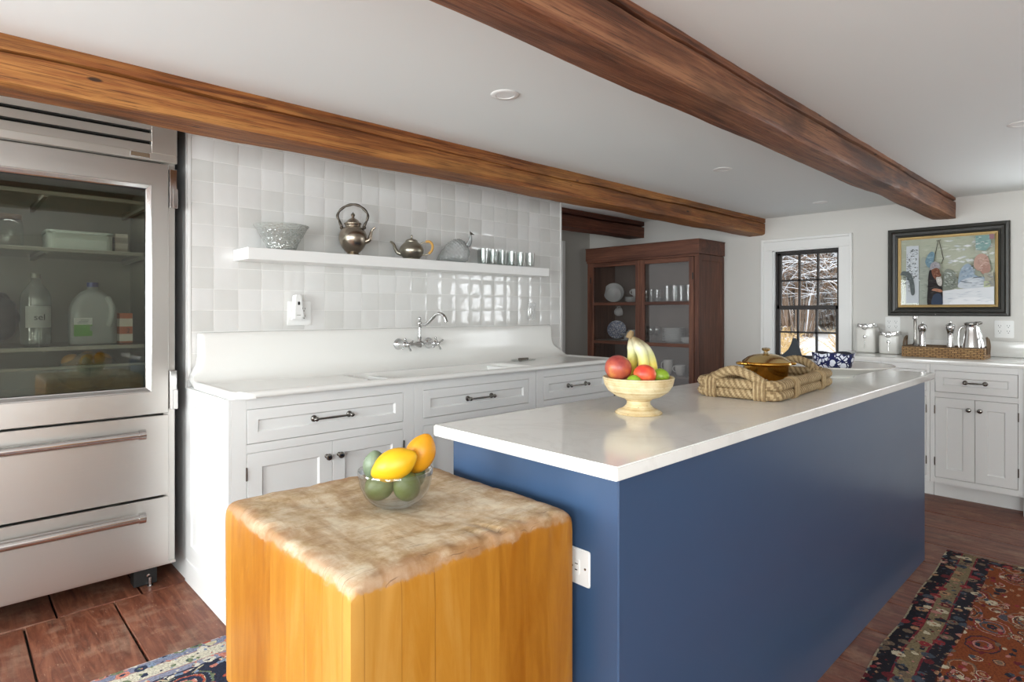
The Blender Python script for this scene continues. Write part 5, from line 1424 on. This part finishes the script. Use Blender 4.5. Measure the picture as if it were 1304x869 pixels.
strokes(['b8b8ac', '98978b', '8d9094'], 24, .92, .985, .27, .44, .01, .03, 1, 2)
poly('e3e6ea', [(.47, 0), (.47, .20), (.60, .22), (1, .25), (1, 0)]); ell('f0f2f5', .78, .02, .23, .085)
strokes(['d3d8de', 'c6ccd6', 'eef0f3'], 34, .50, .98, .03, .22, .06, .006)
poly('86a5a2', [(.82, .78), (.82, .98), (.97, .98), (.97, .84), (.92, .76)]); poly('a07a80', [(.955, .92), (1, .92), (1, .99), (.955, .99)])
strokes(['97b4b0', '7a9a98', 'a9c0bc', 'd0d8d6'], 26, .83, .96, .79, .96, .03, .012)
blob('2f2c2c', [(.318, .0), (.322, .28), (.328, .44), (.345, .52), (.375, .49), (.41, .40), (.455, .32), (.478, .22), (.482, .08), (.475, .0), (.40, .0)])
strokes(['3b3837', '262322', '474241'], 34, .335, .45, .05, .38, .012, .05, 1.0, 2.1)
blob('3a4558', [(.365, 0), (.375, .12), (.41, .165), (.455, .16), (.478, .09), (.475, 0)])
blob('7d5443', [(.362, .50), (.375, .545), (.41, .55), (.445, .52), (.455, .47), (.468, .435), (.452, .41), (.43, .37), (.40, .38), (.375, .43)])
strokes(['94685a', '6b4436', 'a57a66', '5d392d'], 22, .385, .44, .40, .52, .014, .010, -1.2, .4)
blob('c6c2bc', [(.412, .40), (.438, .41), (.462, .40), (.478, .34), (.468, .28), (.44, .285), (.42, .33)])
strokes(['dedad5', 'aea9a2'], 16, .425, .466, .30, .39, .008, .016, .8, 1.8)
blob('a5a2a7', [(.345, .52), (.352, .59), (.385, .635), (.43, .625), (.458, .575), (.452, .535), (.41, .545), (.37, .525)])
strokes(['8e8a90', 'b8b5ba', '9a969c'], 14, .365, .44, .55, .61, .02, .010, -.2, .5)
poly('3c2620', [(.418, .465), (.438, .472), (.436, .459)])
blob('b07e66', [(.365, .215), (.39, .24), (.43, .235), (.475, .215), (.482, .19), (.45, .185), (.41, .20)])
strokes(['c09078', '96664f'], 10, .39, .46, .195, .23, .018, .005, -.3, .1)
obj('artwork', b, [plain('print_' + c, c, .7, spec=.2) for c in mats], t, smooth=False)
b = new(); box(b, (ax0, -.0125, az0), (ax0 + aw, -.0118, az0 + ah)); obj('glazing', b, 'picture_pane', t, smooth=False)
# ================================================================== OUTDOORS
def ground_z(x, y): return -.35 + (x - 5.5) * .215 + max(0, x - 12.5) ** 1.25 * .30 + .12 * mnoise.noise((x * .5, y * .5, 1))
b = new(); nx, ny = 70, 60; G = []
for i in range(nx + 1):
    row = []
    for j in range(ny + 1):
        x = XW + .16 + 22 * (i / nx) ** 1.3; y = -8 + 26 * j / ny; row.append(b.verts.new((x, y, ground_z(x, y))))
    G.append(row)
for i in range(nx):
    for j in range(ny): b.faces.new((G[i][j], G[i+1][j], G[i+1][j+1], G[i][j+1]))
def _hill():
    t = NT('snowy_brush_ground'); v = t.coord()
    n = t.noise(v, 2.4, 8, .7, .6); n2 = t.noise(t.coord((.4, 1.6, 3)), 5, 6, .7)
    f = t.math('MULTIPLY_ADD', n2, .5, t.math('MULTIPLY', n, .55))
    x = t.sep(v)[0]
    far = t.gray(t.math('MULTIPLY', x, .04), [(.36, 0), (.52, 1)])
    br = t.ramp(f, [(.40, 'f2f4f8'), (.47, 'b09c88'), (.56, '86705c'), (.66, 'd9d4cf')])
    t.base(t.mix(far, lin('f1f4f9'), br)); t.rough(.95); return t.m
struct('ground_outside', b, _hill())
def twigs(b, base, n, h, spread, rs, thick=.008, snow=.4, lev=2, mi=(0, 1)):
    for k in range(n):
        a = rs.uniform(0, 2 * pi); p = Vector(base) + Vector((cos(a), sin(a), 0)) * rs.uniform(0, spread * .3); hh = h * rs.uniform(.55, 1)
        out = Vector((cos(a), sin(a), 0)) * spread * rs.uniform(.2, 1)
        pts = [p, p + out * .25 + Vector((0, 0, hh * .4)), p + out * .7 + Vector((rs.uniform(-.1, .1), rs.uniform(-.1, .1), hh * .75)), p + out + Vector((rs.uniform(-.2, .2), rs.uniform(-.2, .2), hh))]
        m_ = mi[1] if rs.random() < snow * .15 else mi[0]
        tube(b, pts, [thick, thick * .8, thick * .6, thick * .3], 4, m_, caps=False)
        for q in range(lev):
            s = pts[1].lerp(pts[3], rs.random()); d = Vector((rs.uniform(-1, 1), rs.uniform(-1, 1), rs.uniform(-.15, .6))).normalized() * h * rs.uniform(.12, .35)
            m_ = mi[1] if rs.random() < snow else mi[0]
            tube(b, [s, s + d * .5 + Vector((0, 0, .02)), s + d], [thick * .6, thick * .5, thick * .25], 3, m_, caps=False)
rs = random.Random(21)
pos = [(11.2, 3.25), (11.6, 3.75), (11.0, 4.25), (11.9, 4.75), (12.6, 3.5), (12.9, 4.3), (13.4, 5.0), (10.8, 5.2)]
b = new()
for k, (x, y) in enumerate(pos):
    q = new(); twigs(q, (0, 0, .0), 170, 2.2 + .3 * (k % 3), 1.0, rs, .0075, .5, 12)
    tube(q, [(0, 0, 0), (.03, .02, .6), (.0, .05, 1.3), (.06, .0, 2.3)], [.05, .045, .035, .012], 8, 2)
    merge(b, q, None, Matrix.Translation((x, y, ground_z(x, y) - .05)))
tag(obj('thicket', b, ['twig', 'snow', 'bark'], smooth=False), 'snow dusted tangle of bare branches beyond the window', 'thicket', None, 'stuff')
t = thing('pine_tree', 'olive green snowy evergreen behind the bare branches outside the window', 'tree', (13.6, 5.05, ground_z(13.6, 5.05) - .05))
b = new(); tube(b, [(0, 0, 0), (0, 0, 1.6), (0, 0, 3.2)], [.07, .05, .01], 8); obj('trunk', b, 'bark', t)
b = new()
for k in range(900):
    z = rs.uniform(.5, 3.2); r = (3.35 - z) * .26 * rs.uniform(.3, 1) + .05; a = rs.uniform(0, 2 * pi); d = Vector((cos(a), sin(a), 0))
    p = d * r + Vector((0, 0, z)); tube(b, [d * r * .3 + Vector((0, 0, z + .04)), p, p + d * .06 + Vector((0, 0, -.05))], [.012, .014, .003], 4, 1 if rs.random() < .22 else 0, caps=False)
obj('needles', b, ['olive', 'snow'], t, smooth=False)
b = new()
for (x, y, h) in ((8.0, 2.55, .9), (8.3, 2.95, .75), (7.9, 3.1, .95), (9.0, 3.55, .8), (9.3, 2.9, .9), (9.6, 3.9, .8)):
    q = new(); twigs(q, (0, 0, 0), 60, h * .6, .26, rs, .006, .12, 2); merge(b, q, None, Matrix.Translation((x, y, ground_z(x, y) - .03)))
tag(obj('dry_grass', b, ['reed', 'snow'], smooth=False), 'tan dry grass sticking out of the snow outside the window', 'grass', None, 'stuff')

# ================================================================== LIGHT
w = bpy.data.worlds.new('overcast_sky'); SC.world = w; w.use_nodes = True
bg = w.node_tree.nodes['Background']; bg.inputs[0].default_value = (.86, .93, 1, 1); bg.inputs[1].default_value = 1.9
def area(name, loc, direction, sx, sy, power, col=(1, 1, 1), spread=pi):
    l = bpy.data.lights.new(name, 'AREA'); l.shape = 'RECTANGLE'; l.size = sx; l.size_y = sy; l.energy = power; l.color = col; l.spread = spread
    o = bpy.data.objects.new(name, l); COL.objects.link(o); o.location = loc
    o.rotation_euler = Vector(direction).to_track_quat('-Z', 'Z' if abs(direction[2]) < .9 else 'Y').to_euler(); return o
E_L, E_F, E_R = 62, 31, 24
for i, (a, b_, c, d) in enumerate(WIN_L): area('window_daylight', (XL - .02, (a + b_) / 2, (c + d) / 2), (1, 0, 0), d - c, b_ - a, E_L * (b_ - a), (.93, .985, 1))  # area lamps in the openings; the first is added for more light
for i, (a, b_, c, d) in enumerate(WIN_F): area('window_daylight', ((a + b_) / 2, YF - .02, (c + d) / 2), (0, 1, 0), b_ - a, d - c, E_F * (b_ - a), (.95, 1, 1))  # added fill for cabinet fronts and refrigerator, set in an unseen window
a, b_, c, d = WIN_R[1]; area('window_daylight', (XW + .11, (a + b_) / 2, (c + d) / 2), (-1, 0, 0), d - c, b_ - a, E_R * (b_ - a), (.97, .98, 1))
area('alcove_fill', (3.40, 3.68, 1.15), (1, 0, 0), 1.7, .9, 4.0, (.98, .99, 1))  # added fill light for the china cabinet; the wall here has no opening
sn = bpy.data.lights.new('overcast_sun', 'SUN'); sn.energy = 3.0; sn.angle = .6; so = bpy.data.objects.new('overcast_sun', sn); COL.objects.link(so); so.rotation_euler = (radians(40), 0, radians(-70)); so.location = (2, 3, 6)

# ================================================================== CAMERA
cam = bpy.data.cameras.new('camera'); co = bpy.data.objects.new('camera', cam); COL.objects.link(co)
co.location = (0, 0, 1.22); yaw = radians(46.5)
co.rotation_euler = (pi / 2, 0, yaw - pi / 2)
cam.sensor_width = 36; cam.sensor_fit = 'HORIZONTAL'; cam.lens = 763 / 1304 * 36; cam.shift_y = -(434.5 - 396.3) / 1304
cam.clip_start = .02; cam.clip_end = 200
SC.camera = co

SC.view_settings.view_transform = 'Standard'
try: SC.view_settings.look = 'None'
except Exception: pass
SC.view_settings.exposure = .17; SC.view_settings.gamma = 1; SC.view_settings.use_curve_mapping = False
cy = SC.cycles
cy.use_denoising = True
cy.max_bounces = 10; cy.diffuse_bounces = 5; cy.glossy_bounces = 5; cy.transmission_bounces = 6; cy.transparent_max_bounces = 24
cy.caustics_reflective = False; cy.caustics_refractive = False; cy.sample_clamp_indirect = 6
